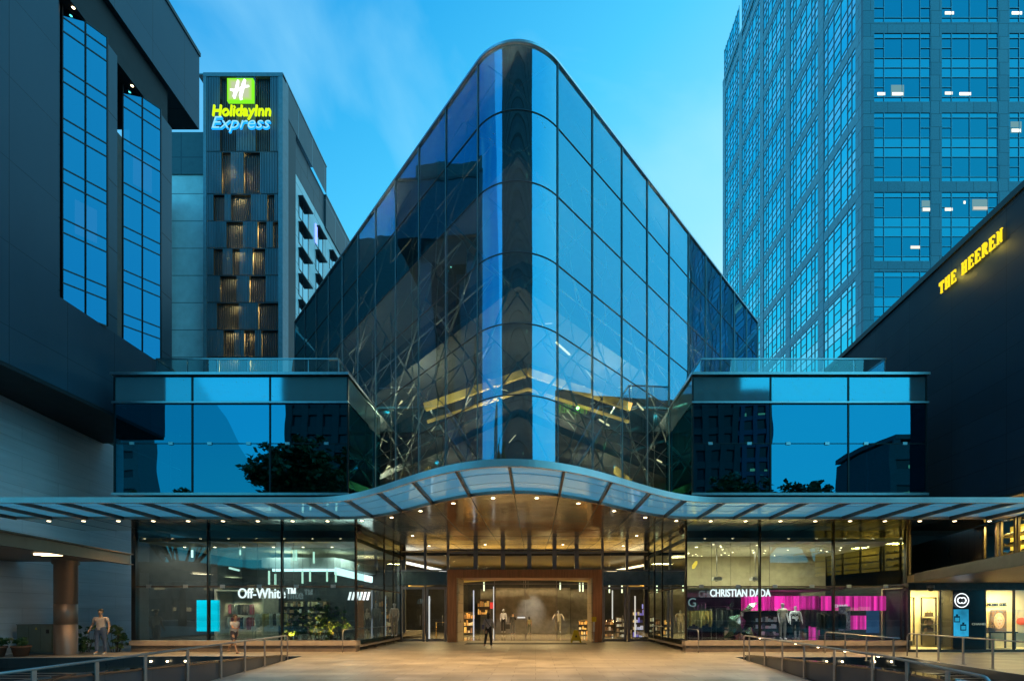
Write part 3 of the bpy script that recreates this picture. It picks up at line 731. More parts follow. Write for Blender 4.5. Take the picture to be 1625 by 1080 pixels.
lamp('SPOT',(X(842,36.0),35.4,3.9),330,(1,.88,.66),.05,(X(843,38),38,1.9),44,.9)
for px in (800,885): lamp('SPOT',(X(px,36),35.6,3.9),160,(1,.9,.75),.05,(X(px,37.2),37.2,1.2),30,.7)
# slanted white and gold coves seen through the transoms
t = MB(); t.bar((X(637,30),28.6,4.75),(X(705,34),34,4.55),.5,.06); part(t,'cove_light',emat('cove_white',(1,.95,.85),2.2))
t = MB(); t.bar((X(1035,30),28.6,4.6),(X(965,34),34,4.5),.35,.06); part(t,'cove_light',M['soft_lamp'])

# ================================================================== CANOPY
can = thing('entrance_canopy', 'long wave-edged glass and polished metal canopy over the shops and doors', 'canopy', (AX,18,ZS))
XE = 18.62
def fy(u): return 15.4 - (3.85*.5*(1+math.cos(PI*min(abs(u),6.5)/6.5)))
us = [ -XE + i*(2*XE)/240 for i in range(241)]
arc = [0.0]
for i in range(1,241): arc.append(arc[-1]+math.hypot(us[i]-us[i-1], fy(us[i])-fy(us[i-1])))
def inner(u):
    h = 1e-3; dy = (fy(u+h)-fy(u-h))/(2*h); return u, fy(u)+2.5
def out_(u): return u, fy(u)
TILT = 0.0
def cpt(u, v, z):   # v 0 front .. 1 inner edge
    a = out_(u); b = inner(u); return (AX+a[0]+(b[0]-a[0])*v, a[1]+(b[1]-a[1])*v, z)
cpart = lambda mb,n,m,par=can: part(mb,n,m,par)
nb = 28; L0 = arc[-1]
def u_at(s):
    for i in range(1,241):
        if arc[i] >= s: return us[i-1]+(us[i]-us[i-1])*(s-arc[i-1])/(arc[i]-arc[i-1])
    return us[-1]
ribs = [-XE+i*2*XE/nb for i in range(nb+1)]
g = MB()
for i in range(nb):
    b0 = len(g.v); k = 5
    for j in range(k+1):
        u = ribs[i]+.02+(ribs[i+1]-ribs[i]-.04)*j/k
        g.v += [cpt(u,.02,ZS+.10), cpt(u,.99,ZS+.06)]
    for j in range(k): g.f.append((b0+2*j,b0+2*j+2,b0+2*j+3,b0+2*j+1)); g.m.append(0); g.sm.append(False)
cpart(g,'glass_roof',M['g_canopy'])
for i in range(nb+1):
    u = ribs[i]; cpart(MB().bar(cpt(u,.0,ZS+.04),cpt(u,1,ZS+.0),.07,.12),'rib',M['steel_dark'])
# frit lines: thin purlins
f = MB()
for v in (.33,.66):
    f.tube([cpt(u,v,ZS+.075) for u in us[::3]],.010,5)
cpart(f,'purlin',M['alu'])
f = MB()
def strip_bar(mb, v, z0, z1, y0, y1):
    for i in range(240):
        a = cpt(us[i],v,0); b = cpt(us[i+1],v,0)
        A = [(a[0],a[1]+y0,z0),(b[0],b[1]+y0,z0),(b[0],b[1]+y0,z1),(a[0],a[1]+y0,z1)]
        mb.face(A); mb.face([(p[0],p[1]+y1-y0,p[2]) for p in A[::-1]])
        mb.face([A[3],A[2],(A[2][0],A[2][1]+y1-y0,z1),(A[3][0],A[3][1]+y1-y0,z1)]); mb.face([A[1],A[0],(A[0][0],A[0][1]+y1-y0,z0),(A[1][0],A[1][1]+y1-y0,z0)])
strip_bar(f,0,ZS-.01,ZS+.17,-.08,.03)
cpart(f,'fascia',pmat('pale_fascia',(.74,.72,.70),.35,.35,var=.12,scale=1.5))
f = MB(); strip_bar(f,1,ZS-.035,ZS+.06,-.03,.05); cpart(f,'edge_trim',pmat('warm_trim',(.45,.36,.30),.35,.8))
# soffit: from inner edge back to the glass line / the doors
def yback(xw):
    r = abs(xw-AX)
    if r <= 7.1: return YD
    return YS if r < 16.5 else 20.7
f = MB()
for i in range(nb):
    us_i = [ribs[i]+(ribs[i+1]-ribs[i])*j/4 for j in range(5)]
    for j in range(4):
        p, q = cpt(us_i[j],1,ZS), cpt(us_i[j+1],1,ZS)
        f.face([(p[0],p[1],ZS),(p[0],YS-.0,ZS),(q[0],YS-.0,ZS),(q[0],q[1],ZS)])
sof = cpart(f,'soffit',M['soffit'])
f = MB()
for i in range(10):
    a, b = -7.05+i*1.41, -7.05+(i+1)*1.41
    f.face([(AX+a,YS,ZS),(AX+a,YD,ZS),(AX+b,YD,ZS),(AX+b,YS,ZS)])
cpart(f,'soffit',M['soffit'])
# joints
f = MB()
for i in range(nb+1):
    p = cpt(ribs[i],1,ZS); r_ = ribs[i]
    f.bar((p[0],p[1],ZS-.003),(p[0]+.0,YS-.02 if abs(p[0]-AX)>7.1 else YS+.0,ZS-.003),.022,.006)
    if abs(p[0]-AX)<7.0: f.bar((p[0],YS,ZS-.003),(AX+(p[0]-AX)*.85,YD-.1,ZS-.003),.022,.006)
for yy in (22.2,24.9): f.bar((AX-7,yy,ZS-.003),(AX+7,yy,ZS-.003),.02,.006)
cpart(f,'joint',M['mullion_blk'])
cpart(MB().box(AX-XE,AX+XE,17.95,20.68,ZS+.06,ZS+.12).box(AX-7,AX+7,20.7,27.5,ZS+.06,ZS+.12),'top_deck',M['steel_dark'])
# downlights
dl_me = None
for i in range(nb):
    u = (ribs[i]+ribs[i+1])/2; p = cpt(u,1,ZS); x, y = p[0], p[1]+.55
    o = MB().lathe([(.0,-.012),(.055,-.012),(.06,-.004)],n=14,m=0).lathe([(.06,-.006),(.085,-.008),(.09,0)],n=14,m=1).build('downlight',[M['warm_lamp'],M['steel']],can) if dl_me is None else None
    if o is None: o = bpy.data.objects.new('downlight', dl_me); C.objects.link(o); o.parent = can
    dl_me = o.data; o.location = Vector((x,y,ZS-.002))-can.location
    c = abs(u) < 7
    lamp('SPOT',(x,y,ZS-.03),(720 if c else 420),(1,.62,.25),.05,(x,y+.01,0),118,.7)
for x,y in ((-5.6,22.0),(-5.6,25.4),(4.6,22.0),(4.6,25.4),(-2.6,24.9),(1.4,24.9)):
    o = bpy.data.objects.new('downlight', dl_me); C.objects.link(o); o.parent = can; o.location = Vector((x,y,ZS-.002))-can.location
    lamp('SPOT',(x,y,ZS-.03),75,(1,.65,.30),.05,(x,y+.01,0),110,.7)
# cctv dome
for px in (570,1082):
    tag(MB().ball((X(px,20.2),20.2,ZS-.12),.12,.12,.12,12).box(X(px,20.2)-.06,X(px,20.2)+.06,20.14,20.26,ZS-.06,ZS-.005).build('security_camera',M['steel_dark']),
        'round security camera under the canopy, %s corner of the entrance recess' % ('left' if px<800 else 'right'),'security camera')

# ================================================================== FOLIAGE
def leaf_cloud(mb, blobs, n, size, rnd, m=0):
    """blobs: (cx,cy,cz,rx,ry,rz); leaves gather on twig clusters inside the blobs"""
    cl = []
    for _ in range(max(6, n//28)):
        b = rnd.choice(blobs); 
        v = Vector((rnd.gauss(0,1), rnd.gauss(0,1), rnd.gauss(0,1))).normalized()*(rnd.random()**.45)
        cl.append((b[0]+v.x*b[3], b[1]+v.y*b[4], b[2]+v.z*b[5], min(b[3],b[4],b[5])*rnd.uniform(.12,.28)))
    for _ in range(n):
        c = rnd.choice(cl); p = Vector((c[0]+rnd.gauss(0,c[3]), c[1]+rnd.gauss(0,c[3]), c[2]+rnd.gauss(0,c[3]*.7)))
        a = Vector((rnd.uniform(-1,1),rnd.uniform(-1,1),rnd.uniform(-.6,.4))).normalized(); s = size*rnd.uniform(.6,1.35)
        w = a.cross(Vector((rnd.uniform(-1,1),rnd.uniform(-1,1),rnd.uniform(-1,1)))).normalized()*s*.28
        mb.face([p-a*s*.5, p+w, p+a*s*.5, p-w], m if rnd.random() < .7 else m+1)
def make_tree(name, label, loc, h, spread, n, leaf, seed, group=None, cat='tree', multi=False):
    rnd = random.Random(seed); t = thing(name, label, cat, loc, group=group)
    tr = MB(); fork = h*.36; top = Vector((rnd.uniform(-.3,.3), 0, fork))
    r0 = h*.022; tr.tube([(0,0,-.05),(rnd.uniform(-.1,.1),0,fork*.5),tuple(top)], r0, 10, rads=[r0*1.3,r0,r0*.8])
    blobs = []
    for i in range(9):
        a = i*2.4+rnd.random(); e = rnd.uniform(.3,1); rr = spread*rnd.uniform(.35,.72)
        tip = Vector((math.cos(a)*rr, math.sin(a)*rr, fork+(h-fork)*(.35+.5*e)))
        mid = (top+tip)/2+Vector((0,0,-h*.03)); tr.tube([tuple(top),tuple(mid),tuple(tip)], .1, 6, rads=[r0*.6,r0*.35,r0*.12])
        for j in range(2):
            q = tip+Vector((rnd.uniform(-1,1),rnd.uniform(-1,1),rnd.uniform(-.4,.6)))*spread*.28
            tr.tube([tuple(mid),tuple(q)], .1, 5, rads=[r0*.25,r0*.06]); blobs.append((q.x,q.y,q.z,spread*.26,spread*.26,spread*.18))
        blobs.append((tip.x,tip.y,tip.z,spread*.32,spread*.32,spread*.22))
    blobs.append((0,0,h-spread*.25,spread*.4,spread*.4,spread*.2))
    tr.build('trunk', M['bark'], t)
    cr = MB(); leaf_cloud(cr, blobs, n, leaf, rnd); cr.build('crown', [M['leaf'],M['leaf2']], t)
    return t
make_tree('street_tree', 'large leafy street tree mirrored in the left glass box', (-22,-8,0), 18.5, 7.6, 11000, .6, 1, 'street trees')
for (x,y,l) in ((-37,-9,'smaller street tree mirrored at the bottom centre of the left glass box'),(21.5,-8,'low broad street tree mirrored in the right glass box'),(29.5,-8.5,'lower street tree mirrored near the middle of the right glass box')):
    src = [o for o in C.objects if o.name == 'street_tree'][0]
    c = copy_tree(src); c['label'] = l; c.location = (x,y,0); k = {-37:.74,21.5:.80,29.5:.66}[x]; c.scale = (k,k,k); c.rotation_euler = (0,0,x)
def bush(label, loc, w, d, h, n, leaf, seed, name='bush', group=None, cat='bush', parent=None):
    rnd = random.Random(seed); t = thing(name, label, cat, loc, group=group)
    st = MB(); blobs = []
    for i in range(9):
        x, y = rnd.uniform(-w/2,w/2)*.8, rnd.uniform(-d/2,d/2)*.8; hh = h*rnd.uniform(.45,.95)
        st.tube([(x*.4,y*.4,0),(x*.8,y*.8,hh*.5),(x,y,hh)], .012, 5, rads=[.016,.010,.004]); blobs.append((x,y,hh*.8,w*.2,d*.25,h*.22)); blobs.append((x*.8,y*.8,hh*.4,w*.2,d*.25,h*.2))
    st.build('stem', M['bark'], t); f = MB(); leaf_cloud(f, blobs, n, leaf, rnd); f.build('foliage', [M['leaf'],M['leaf2']], t)
    return t
bush('dark leafy bush between the round column and the man', (-19.0,20.35,0), 1.0,.7,1.25, 900,.13,5, group='bushes at the grey wall')
bush('dark leafy bush between the man and the shopfront', (-17.9,20.6,0), 1.1,.7,1.35, 900,.13,6, group='bushes at the grey wall')
bush('shrub growing on the roof behind the right glass railing', (X(1225,24),24,11.45), 4.2,1.6,1.9, 1500,.18,8, group='roof terrace shrubs')
bush('taller feathery shrub rising above the right glass railing', (X(1300,25),25,11.45), 3.4,1.6,3.6, 1500,.26,9, group='roof terrace shrubs')
bush('small sprig above the left glass railing beside the wedge wall', (X(497,23.2),23.2,11.45), 1.6,1,1.7, 350,.16,10, group='roof terrace shrubs')

# ================================================================== LEFT BUILDING
lb = thing('dark_panel_building', 'dark navy panelled building with tall sawtooth bay windows, left edge', 'building', (-18.3,18,0))
P = lambda mb,n,m,par=lb: part(mb,n,m,par)
XL = -18.3
P(MB().box(-32,XL,15.9,18.54,10.3,31.9).box(-32,XL,18.54,24.4,10.3,13.8).box(-32,XL,18.54,26.3,27.9,31.9),'facade',[M['navy_panel']])
P(MB().box(-32,XL+.05,15.85,26.35,31.9,32.1),'roof',M['mullion_blk'])
P(MB().box(-31,-21.8,16.5,26,32.1,36.3).box(-46,-34.3,26.4,45.4,0,41),'unseen_block',pmat('unseen_brown_grey_block',(.10,.095,.09),.6))  # unseen masses added to darken the reflection in the left glass wall
P(MB().box(-32,-22,18.6,24.4,13.8,27.9).box(-22,XL-.25,18.6,24.35,26.05,27.89),'recess_wall',M['void'])
P(MB().box(-25,XL-.002,15.95,24.3,10.15,10.29),'soffit',M['void'])
P(MB().box(-19.7,XL-.05,20.52,21.2,13.8,26.05).box(-19.7,XL-.05,23.45,24.38,13.8,26.05).box(-22,XL-.7,18.6,19.3,13.8,26.05).box(-22,-19.6,21.2,22.2,13.8,26.05),'pillar',M['navy_panel_x'])
for (ax,ay,bx,by) in ((-19.0,19.4,-18.17,20.5),(-19.05,22.3,-18.17,23.43)):
    bay = MB(); fr = MB(); a = Vector((ax,ay,0)); b = Vector((bx,by,0)); mid = (a+b)/2
    zs = [13.8]; z = 14.9
    while z < 25.9: zs += [z, z+.55]; z += 2.02
    zs = [q for q in zs if q < 25.9]+[26.03]
    for p,q in ((a,mid),(mid,b)):
        for i in range(len(zs)-1): bay.face([up(p,zs[i]+.02),up(q,zs[i]+.02),up(q,zs[i+1]-.02),up(p,zs[i+1]-.02)])
    for z in zs: fr.bar(up(a,z),up(b,z),.04,.05)
    for p in (a,mid,b): fr.bar(up(p,13.8),up(p,26.04),.05,.05)
    bp = P(bay,'bay_window',M['g_bay']); P(fr,'frame',M['mullion_blk'],bp)
    # curtain half drawn behind the pane
    cu = MB(); n = 10
    c0 = mid+Vector((-.12,.1,0))+(b-a)*(-.22); c1 = mid+Vector((-.12,.1,0))+(b-a)*.28; zz = 17.2 if ax>-19.01 else 21.8
    for i in range(n):
        p, q = c0.lerp(c1,i/n), c0.lerp(c1,(i+1)/n); o1 = Vector((-.03*(i%2),0,0)); o2 = Vector((-.03*((i+1)%2),0,0))
        cu.face([up(p+o1,zz),up(q+o2,zz),up(q+o2,zz+1.4),up(p+o1,zz+1.4)])
    P(cu,'curtain',pmat('rose_curtain',(.6,.5,.55),.8,emit=(1,.7,.8),es=.25))
    P(MB().lathe([(0,0),(.05,0)],(ax-.0+.35,ay+.1,26.04)),'ceiling_light',M['warm_lamp'])
# lower grey wall
def wl(d): return -17.87-.16*d
w = MB(); w.face([(wl(15.9),15.9,0),(wl(27),27,0),(wl(27),27,10.29),(wl(15.9),15.9,10.29)]).face([(-30,15.9,0),(wl(15.9),15.9,0),(wl(15.9),15.9,10.29),(-30,15.9,10.29)]).face([(wl(27),27,0),(-30,27,0),(-30,27,10.29),(wl(27),27,10.29)])
P(w,'lower_wall',M['grey_clad'])

# low brown canopy on the left
lc = thing('low_canopy', 'low brown steel canopy on a round column beside the grey wall', 'canopy', (-18.6,19.2,0))
P = lambda mb,n,m,par=lc: part(mb,n,m,par)
P(MB().prism([(-16.4,19.5),(-14.2,8),(-26,8),(-26,19.5)],3.72,3.95),'roof',panels('brown_soffit',(.17,.14,.12),(.19,.155,.13),(.06,.05,.045),14,.22,.01,.45,'xy'))
b = MB(); b.bar((-16.4,19.52,3.80),(-14.2,8,3.80),.06,.42); b.bar((-16.37,19.54,3.61),(-14.17,8,3.61),.22,.04); b.bar((-16.37,19.54,4.01),(-14.17,8,4.01),.22,.04)
P(b,'edge_beam',M['bronze'])
c = MB().lathe([(.36,0),(.36,1.2),(.35,1.205),(.36,1.21),(.36,2.0),(.35,2.005),(.36,2.01),(.36,3.55),(.42,3.6),(.42,3.72)],(-18.66,19.2,0),28)
P(c,'column',pmat('bronze_column',(.26,.18,.14),.42,.5,var=.06))
P(MB().box(-17.35,-16.65,16.7,16.76,3.66,3.72).box(-17.35,-16.65,16.95,17.01,3.66,3.72),'lamp',emat('tube_warm',(1,.72,.38),5))
lamp('AREA',(-17.0,16.85,3.6),28,(1,.72,.42),.7,(-17,16.85,0))
lamp('SPOT',(-15.5,18.4,4.9),60,(1,.62,.32),.1,(-17.6,19.3,0),60,.8)

# electrical cabinet and pots
ec = thing('electrical_cabinet', 'grey-green electrical cabinet against the wall, left of the round column', 'cabinet', (-19.8,19.35,0))
cab = pmat('cabinet_paint',(.13,.17,.15),.55); P = lambda mb,n,m,par=ec: part(mb,n,m,par)
P(MB().box(-20.5,-19.08,19.1,19.7,.08,1.18).box(-20.52,-19.06,19.08,19.72,1.18,1.21),'body',cab)
for x0 in (-20.48,-20.0,-19.54): P(MB().box(x0+.01,x0+.44,19.07,19.098,.12,1.14),'door',cab)
P(MB().box(-19.3,-19.2,19.05,19.068,.85,1.0),'vent',M['black']); P(MB().face([(-19.75,19.06,1.0),(-19.65,19.06,1.0),(-19.7,19.06,1.1)]),'warning_plate',M['yellow_neon'] if False else pmat('yellow_paint',(.7,.5,.03),.5))
for i,(x,y,l) in enumerate(((-20.4,18.3,'terracotta planter with a low shrub at the far left edge'),(-19.75,18.55,'terracotta planter with a shrub in front of the electrical cabinet'))):
    t = thing('planter',l,'planter',(x,y,0),group='planters by the electrical cabinet')
    MB().lathe([(0,0),(.2,0),(.27,.32),(.30,.33),(.30,.40),(.26,.40),(.25,.34),(0,.34)],n=20).build('pot',pmat('terracotta',(.22,.10,.06),.8),t)
    f = MB(); leaf_cloud(f,[(0,0,.55,.3,.3,.2)],300,.12,random.Random(20+i)); f.build('foliage',[M['leaf'],M['leaf2']],t)

# ================================================================== HOTEL
ht = thing('hotel_tower', 'tall hotel block with slatted front, pale concrete sides and a lit sign', 'building', (-27,46,0))
P = lambda mb,n,m,par=ht: part(mb,n,m,par)
D = 45.0; xa, xb = X(323,D), X(449,D); TOP = 51.7
P(MB().box(xa,X(328,D),D-.05,D+1,10,TOP).box(X(442,D),xb,D-.05,D+1,10,TOP).box(xa,xb,D-.06,D+.6,TOP-.25,TOP+.1),'tower_frame',pmat('blue_grey_metal',(.17,.21,.24),.5,.4))
P(MB().box(xa+.2,xb-.2,D+1.9,D+2.5,5,TOP-.3),'stair_core',pmat('stair_wall',(.22,.19,.15),.8,var=.3,scale=.5))
P(MB().box(xa+.05,xa+.2,D+1.0,D+2.5,5,TOP-.3).box(xb-.2,xb-.05,D+1.0,D+2.5,5,TOP-.3),'side_wall',M['slat_dark'])
sl, sd = MB(), MB(); rnd = random.Random(11)
tiers = [(117,242)]+[(242+ (309-242)*0,309)]; y = 309
while y < 600: tiers.append((y,y+43)); y += 43
x0s, x1s = X(329,D), X(441,D)
ledges = MB()
for ti,(ya,yb) in enumerate(tiers):
    z1, z0 = Z(ya,D), Z(yb,D); x = x0s
    lit = False; run = 0; off = 0
    while x < x1s:
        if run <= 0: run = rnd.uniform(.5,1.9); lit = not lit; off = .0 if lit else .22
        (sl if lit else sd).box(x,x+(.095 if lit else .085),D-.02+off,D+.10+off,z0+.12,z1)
        x += .15 if lit else .17; run -= .16
    ledges.box(x0s,x1s,D-.0,D+.5,z0,z0+.08)
    P(MB().box(x0s-.0,x0s+.01,D,D+.3,z0,z1),'screen_edge',M['slat_dark']) if ti == 0 else None
a = P(sl,'slat_screen',M['slat']); P(sd,'slat_screen',M['slat_dark']); P(ledges,'ledge',M['slat_dark'])
for yy in list(range(263,600,43))[:8]:
    for px, pw in ((394,80),(334,30)):
        lamp('POINT',(X(px+rnd.uniform(-6,6),D+1),D+1.45,Z(yy+ (6 if px>350 else 12),D+1)),pw*rnd.uniform(.5,1.5),(1,.74,.26),.1,parent=None)
bk = MB(); bk.box(xa-.0,X(449,47)+.4,47.6,60,5,TOP-3.1)
P(MB().box(-31.5,-23.75,47.6,62,5,45.0),'side_wall',M['concrete_y'])
P(MB().box(X(450,47.5),-23.74,47.4,47.59,5,45.0),'front_wall',M['concrete'])
P(MB().box(-31.5,-23.8,47.5,62,45.0,48.6),'dark_cladding',panels('louvre_cladding',(.05,.065,.08),(.055,.07,.085),(.02,.025,.03),2.8,3.6,.06,.5,'yz'))
par = panels('parapet_cladding',(.055,.075,.09),(.06,.08,.1),(.15,.2,.23),3.0,6,.06,.5,'yz',offset=0)
P(MB().box(X(449,D)-.02,-23.55,D,54.4,48.6,TOP).box(-31.5,-23.6,54.4,62,44.9,48.55),'parapet',par)
P(MB().box(-31.5,-23.5,D+.02,54.45,TOP,TOP+.12).box(-31.5,-23.55,54.46,62,48.56,48.68),'roof',pmat('roof_metal',(.3,.36,.4),.5,.4))
# left pale wing with dark box above
P(MB().box(X(262,46.2),X(327,46.2),46.2,60,5,43.4),'left_wing',M['concrete'])
P(MB().box(X(262,46.1),X(323,46.1),46.1,60,43.4,47.4),'left_wing_top',panels('teal_cladding',(.05,.075,.085),(.055,.08,.09),(.03,.04,.05),2.6,5,.06,.4,'xz',offset=0))
gw = glass('hotel_window_glass',(.4,.8,1),(.05,.08,.1),base=.5)
for ci,(pa,pb) in enumerate(((474,489),(501,512),(523,532),(540,547))):
    d0 = 23.74*F/(CX-pa); d1 = 23.74*F/(CX-pb)
    for r_ in range(9):
        zt_ = 43.2-2.6*r_ - (0 if ci<3 else 0)
        if ci >= 2 and r_ > 5: continue
        fw_ = MB(); fw_.box(-23.80,-23.70,d0,d1,zt_-1.95,zt_-1.87).box(-23.80,-23.70,d0,d0+.08,zt_-1.9,zt_).box(-23.80,-23.70,d1-.08,d1,zt_-1.9,zt_).box(-23.80,-23.70,(d0*.6+d1*.4)-.04,(d0*.6+d1*.4)+.04,zt_-1.9,zt_)
        wi = P(fw_,'window',M['mullion_blk'])
        P(MB().face([(-23.72,d0+.08,zt_-1.87),(-23.72,d1-.08,zt_-1.87),(-23.72,d1-.08,zt_),(-23.72,d0+.08,zt_)]),'pane',gw,wi)
        P(MB().box(-23.78,-23.25,d0-.1,d1+.1,zt_,zt_+.12),'hood',M['slat_dark'],wi)
P(MB().box(-23.69,-23.6,51.95,52.3,41.4,43.4),'blue_light',emat('violet_sign',(.2,.3,1),2.2))
# hotel sign
hs = thing('hotel_sign', 'glowing hotel name sign with a green square emblem on the slatted tower', 'sign', (X(383,D),D-.3,Z(187,D)))
P = lambda mb,n,m,par=hs: part(mb,n,m,par)
sx0, sx1, sz0, sz1 = X(362,D-.3), X(403,D-.3), Z(163,D-.3), Z(127,D-.3)
def gradmat():
    m, nt, N, L = newmat('green_lightbox'); out = N('ShaderNodeOutputMaterial'); e = N('ShaderNodeEmission'); L(e.outputs[0],out.inputs[0])
    tc = N('ShaderNodeTexCoord'); sp = N('ShaderNodeSeparateXYZ'); L(tc.outputs['Generated'],sp.inputs[0])
    def edge(o):
        a = N('ShaderNodeMath'); a.operation='SUBTRACT'; a.inputs[1].default_value=.5; L(o,a.inputs[0]); b = N('ShaderNodeMath'); b.operation='ABSOLUTE'; L(a.outputs[0],b.inputs[0]); return b.outputs[0]
    mx = N('ShaderNodeMath'); mx.operation='MAXIMUM'; L(edge(sp.outputs[0]),mx.inputs[0]); L(edge(sp.outputs[2]),mx.inputs[1])
    r = N('ShaderNodeValToRGB'); L(mx.outputs[0],r.inputs[0]); el=r.color_ramp.elements
    el[0].position=.30; el[0].color=(.50,.58,.36,1); el[1].position=.48; el[1].color=(.22,.9,.02,1); k=el.new(.42); k.color=(.40,.72,.12,1)
    L(r.outputs[0],e.inputs[0]); e.inputs[1].default_value=1.0; return m
P(MB().box(sx0,sx1,D-.45,D-.2,sz0,sz1),'emblem_box',gradmat())
# the emblem: a brush-like slanted H
h_ = MB(); cx_, cz_, s_ = (sx0+sx1)/2, (sz0+sz1)/2, (sx1-sx0)
def stroke(pts, w_): h_.tube([(cx_+x*s_, D-.48, cz_+z*s_) for x,z in pts], w_*s_, 8, rads=[w_*s_*k for k in ([.7]+[1]*(len(pts)-2)+[.6])])
stroke([(-.06,.33),(-.09,.15),(-.15,-.1),(-.22,-.30),(-.20,-.36)],.055)
stroke([(.20,.36),(.15,.2),(.09,-.05),(.03,-.28),(.05,-.38),(.10,-.36)],.060)
stroke([(-.36,-.02),(-.2,-.06),(0,-.01),(.15,.09),(.36,.12)],.048)
P(h_,'emblem_letter',M['white_neon'])
dd = D-.42
hl = X(430,dd)-X(337,dd)
def T(*a, **k): 
    o = text(*a, **k); return o
for nm, s_, m_, pxl, pxr, yt, yb_, sh, bo in (('name_lettering','HolidayInn',M['lime_neon'],337,430,167,189.5,.12,.014),('name_lettering','Express',M['blue_neon'],336,430,187,211,.28,.006)):
    o = text(nm, s_, m_, X(pxr,dd)-X(pxl,dd), Z(yt,dd)-Z(yb_,dd), .12, bo, sh, loc=(X(pxl,dd),dd,Z(yb_,dd)))
    o.parent = hs; o.location = o.location - hs.location
o = text('name_face','Express',emat('pale_blue_face',(.25,.68,1),1.1), X(429.5,dd)-X(336.8,dd), Z(186,dd)-Z(210.4,dd), .02, -.008, .28, loc=(X(336.7,dd),dd-.08,Z(210.4,dd))); o.parent = hs; o.location -= hs.location
lamp('AREA',(X(383,D),D-1.2,Z(172,D)),40,(.6,1,.3),4,(X(383,D),D+1,Z(185,D)))

# ================================================================== BLUE OFFICE TOWER (right)
tw = thing('office_tower', 'tall blue glass and granite office tower on the right', 'building', (38,46,0))
P = lambda mb,n,m,par=tw: part(mb,n,m,par)
TX, TY, TZ = 30.5, 45.0, 88.0; NS = 5
P(MB().box(TX+.15,58,TY+.15,TY+33.9,0,TZ),'core',M['void'])
gr = MB(); gs = MB(); per = 7.41; zb = 41.24
kk = range(-5,7)
for i in range(5):
    x = TX+6.3*i; gr.box(x if i else TX, x+1.02, TY, TY+.3, 0, TZ)
for k in kk:
    z = zb+per*k
    for i in range(4): gr.box(TX+6.3*i+1.021, TX+6.3*(i+1)-.001, TY+.03, TY+.25, z-.5, z+.5)
gr.box(TX,58,TY-.02,TY+.3,TZ-.8,TZ)
P(gr,'granite_frame',M['granite'])
SB = 33.8/NS
for i in range(NS+1):
    y0_ = TY+.301 if i == 0 else TY+SB*i-(.5 if i<NS else 1.0); gs.box(TX, TX+.18, y0_, y0_+(.8 if i==0 else 1.0), 0, TZ)
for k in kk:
    z = zb+per*k
    for i in range(NS): gs.box(TX+.03, TX+.25, TY+SB*i+(1.11 if i==0 else .501), TY+SB*(i+1)-(.501 if i<NS-1 else 1.001), z-.5, z+.5)
gs.box(TX-.02,TX+.3,TY+.301,TY+33.8,TZ-.8,TZ)
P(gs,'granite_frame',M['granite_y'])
def win_mesh(w, up_storey, name, gm, gl, mu=None):
    """one storey of one bay; window band and half of the spandrel; local x along wall, -y outward"""
    b = MB(); zs = [(0,.35,1),(.35,2.2,0),(2.2,3.1,1)] if up_storey else [(0,.9,1),(.9,2.75,0),(2.75,3.1,1)]
    cols = [0,.18*w,.5*w,.82*w,w] if mu is None else [0,.11*w,.22*w,.40*w,.60*w,.78*w,.89*w,w]
    if up_storey: zs = [(0,.90,1),(.90,2.75,0),(2.75,3.20,1)]
    else: zs = [(0,.45,1),(.45,2.30,0),(2.30,3.20,1)]
    for (za,zb_,m_) in zs:
        for c in range(len(cols)-1):
            b.face([(cols[c]+.03,0,za+.03),(cols[c+1]-.03,0,za+.03),(cols[c+1]-.03,0,zb_-.03),(cols[c]+.03,0,zb_-.03)], m_)
        b.box(0,w,-.05,.02,za-.022,za+.022,2)
        if m_ == 0:
            for c in ((0,3) if mu is None else (1,3,5)): b.box(cols[c]+.03,cols[c+1]-.03,-.05,.02,(za+zb_)/2-.025,(za+zb_)/2+.025,2)
    for c in cols: b.box(c-.022,c+.022,-.06,.02,0,3.2,2)
    o = b.build(name,[gm,gl,mu or M['mullion_t']]); me = o.data; bpy.data.objects.remove(o); return me
wf = 5.26; wsd = SB-1.04
mesh_f = {True:win_mesh(wf,True,'window',M['g_tower'],M['g_tower_l']), False:win_mesh(wf,False,'window',M['g_tower'],M['g_tower_l'])}
M['tower_s2'] = glass('tower_side_light_glass',(.42,.90,.98),(.02,.05,.07),base=.85,k=.6,wave=.03,tilt=.012,rough=.04)
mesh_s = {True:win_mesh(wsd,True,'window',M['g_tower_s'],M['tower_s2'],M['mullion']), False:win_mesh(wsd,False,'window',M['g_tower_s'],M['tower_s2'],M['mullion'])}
cand = []
for k in kk:
    for ups, z in ((False, zb+per*k+.5),(True, zb+per*k+.5+3.205)):
        for i in range(4):
            x = TX+6.3*i+1.02; p = (CX+F*(x+2.6)/TY, CY-F*(z+1.6-CH)/TY); vis = p[0]<1660 and -30<p[1]<560 and not (p[1] > 293+(1625-p[0])*.945)
            cand.append((vis, 1.0/TY, 'f', (x,TY+.08,z), ups))
        for i in range(NS):
            y0_ = TY+SB*i+(1.11 if i == 0 else .52); yc = y0_+wsd/2
            p = (CX+F*TX/yc, CY-F*(z+1.6-CH)/yc); vis = p[0]<1660 and -60<p[1]<575
            cand.append((vis, .45/yc, 's', (TX+.08,y0_,z), ups))
cand.sort(key=lambda c: (not c[0], -c[1]))
rest = MB()
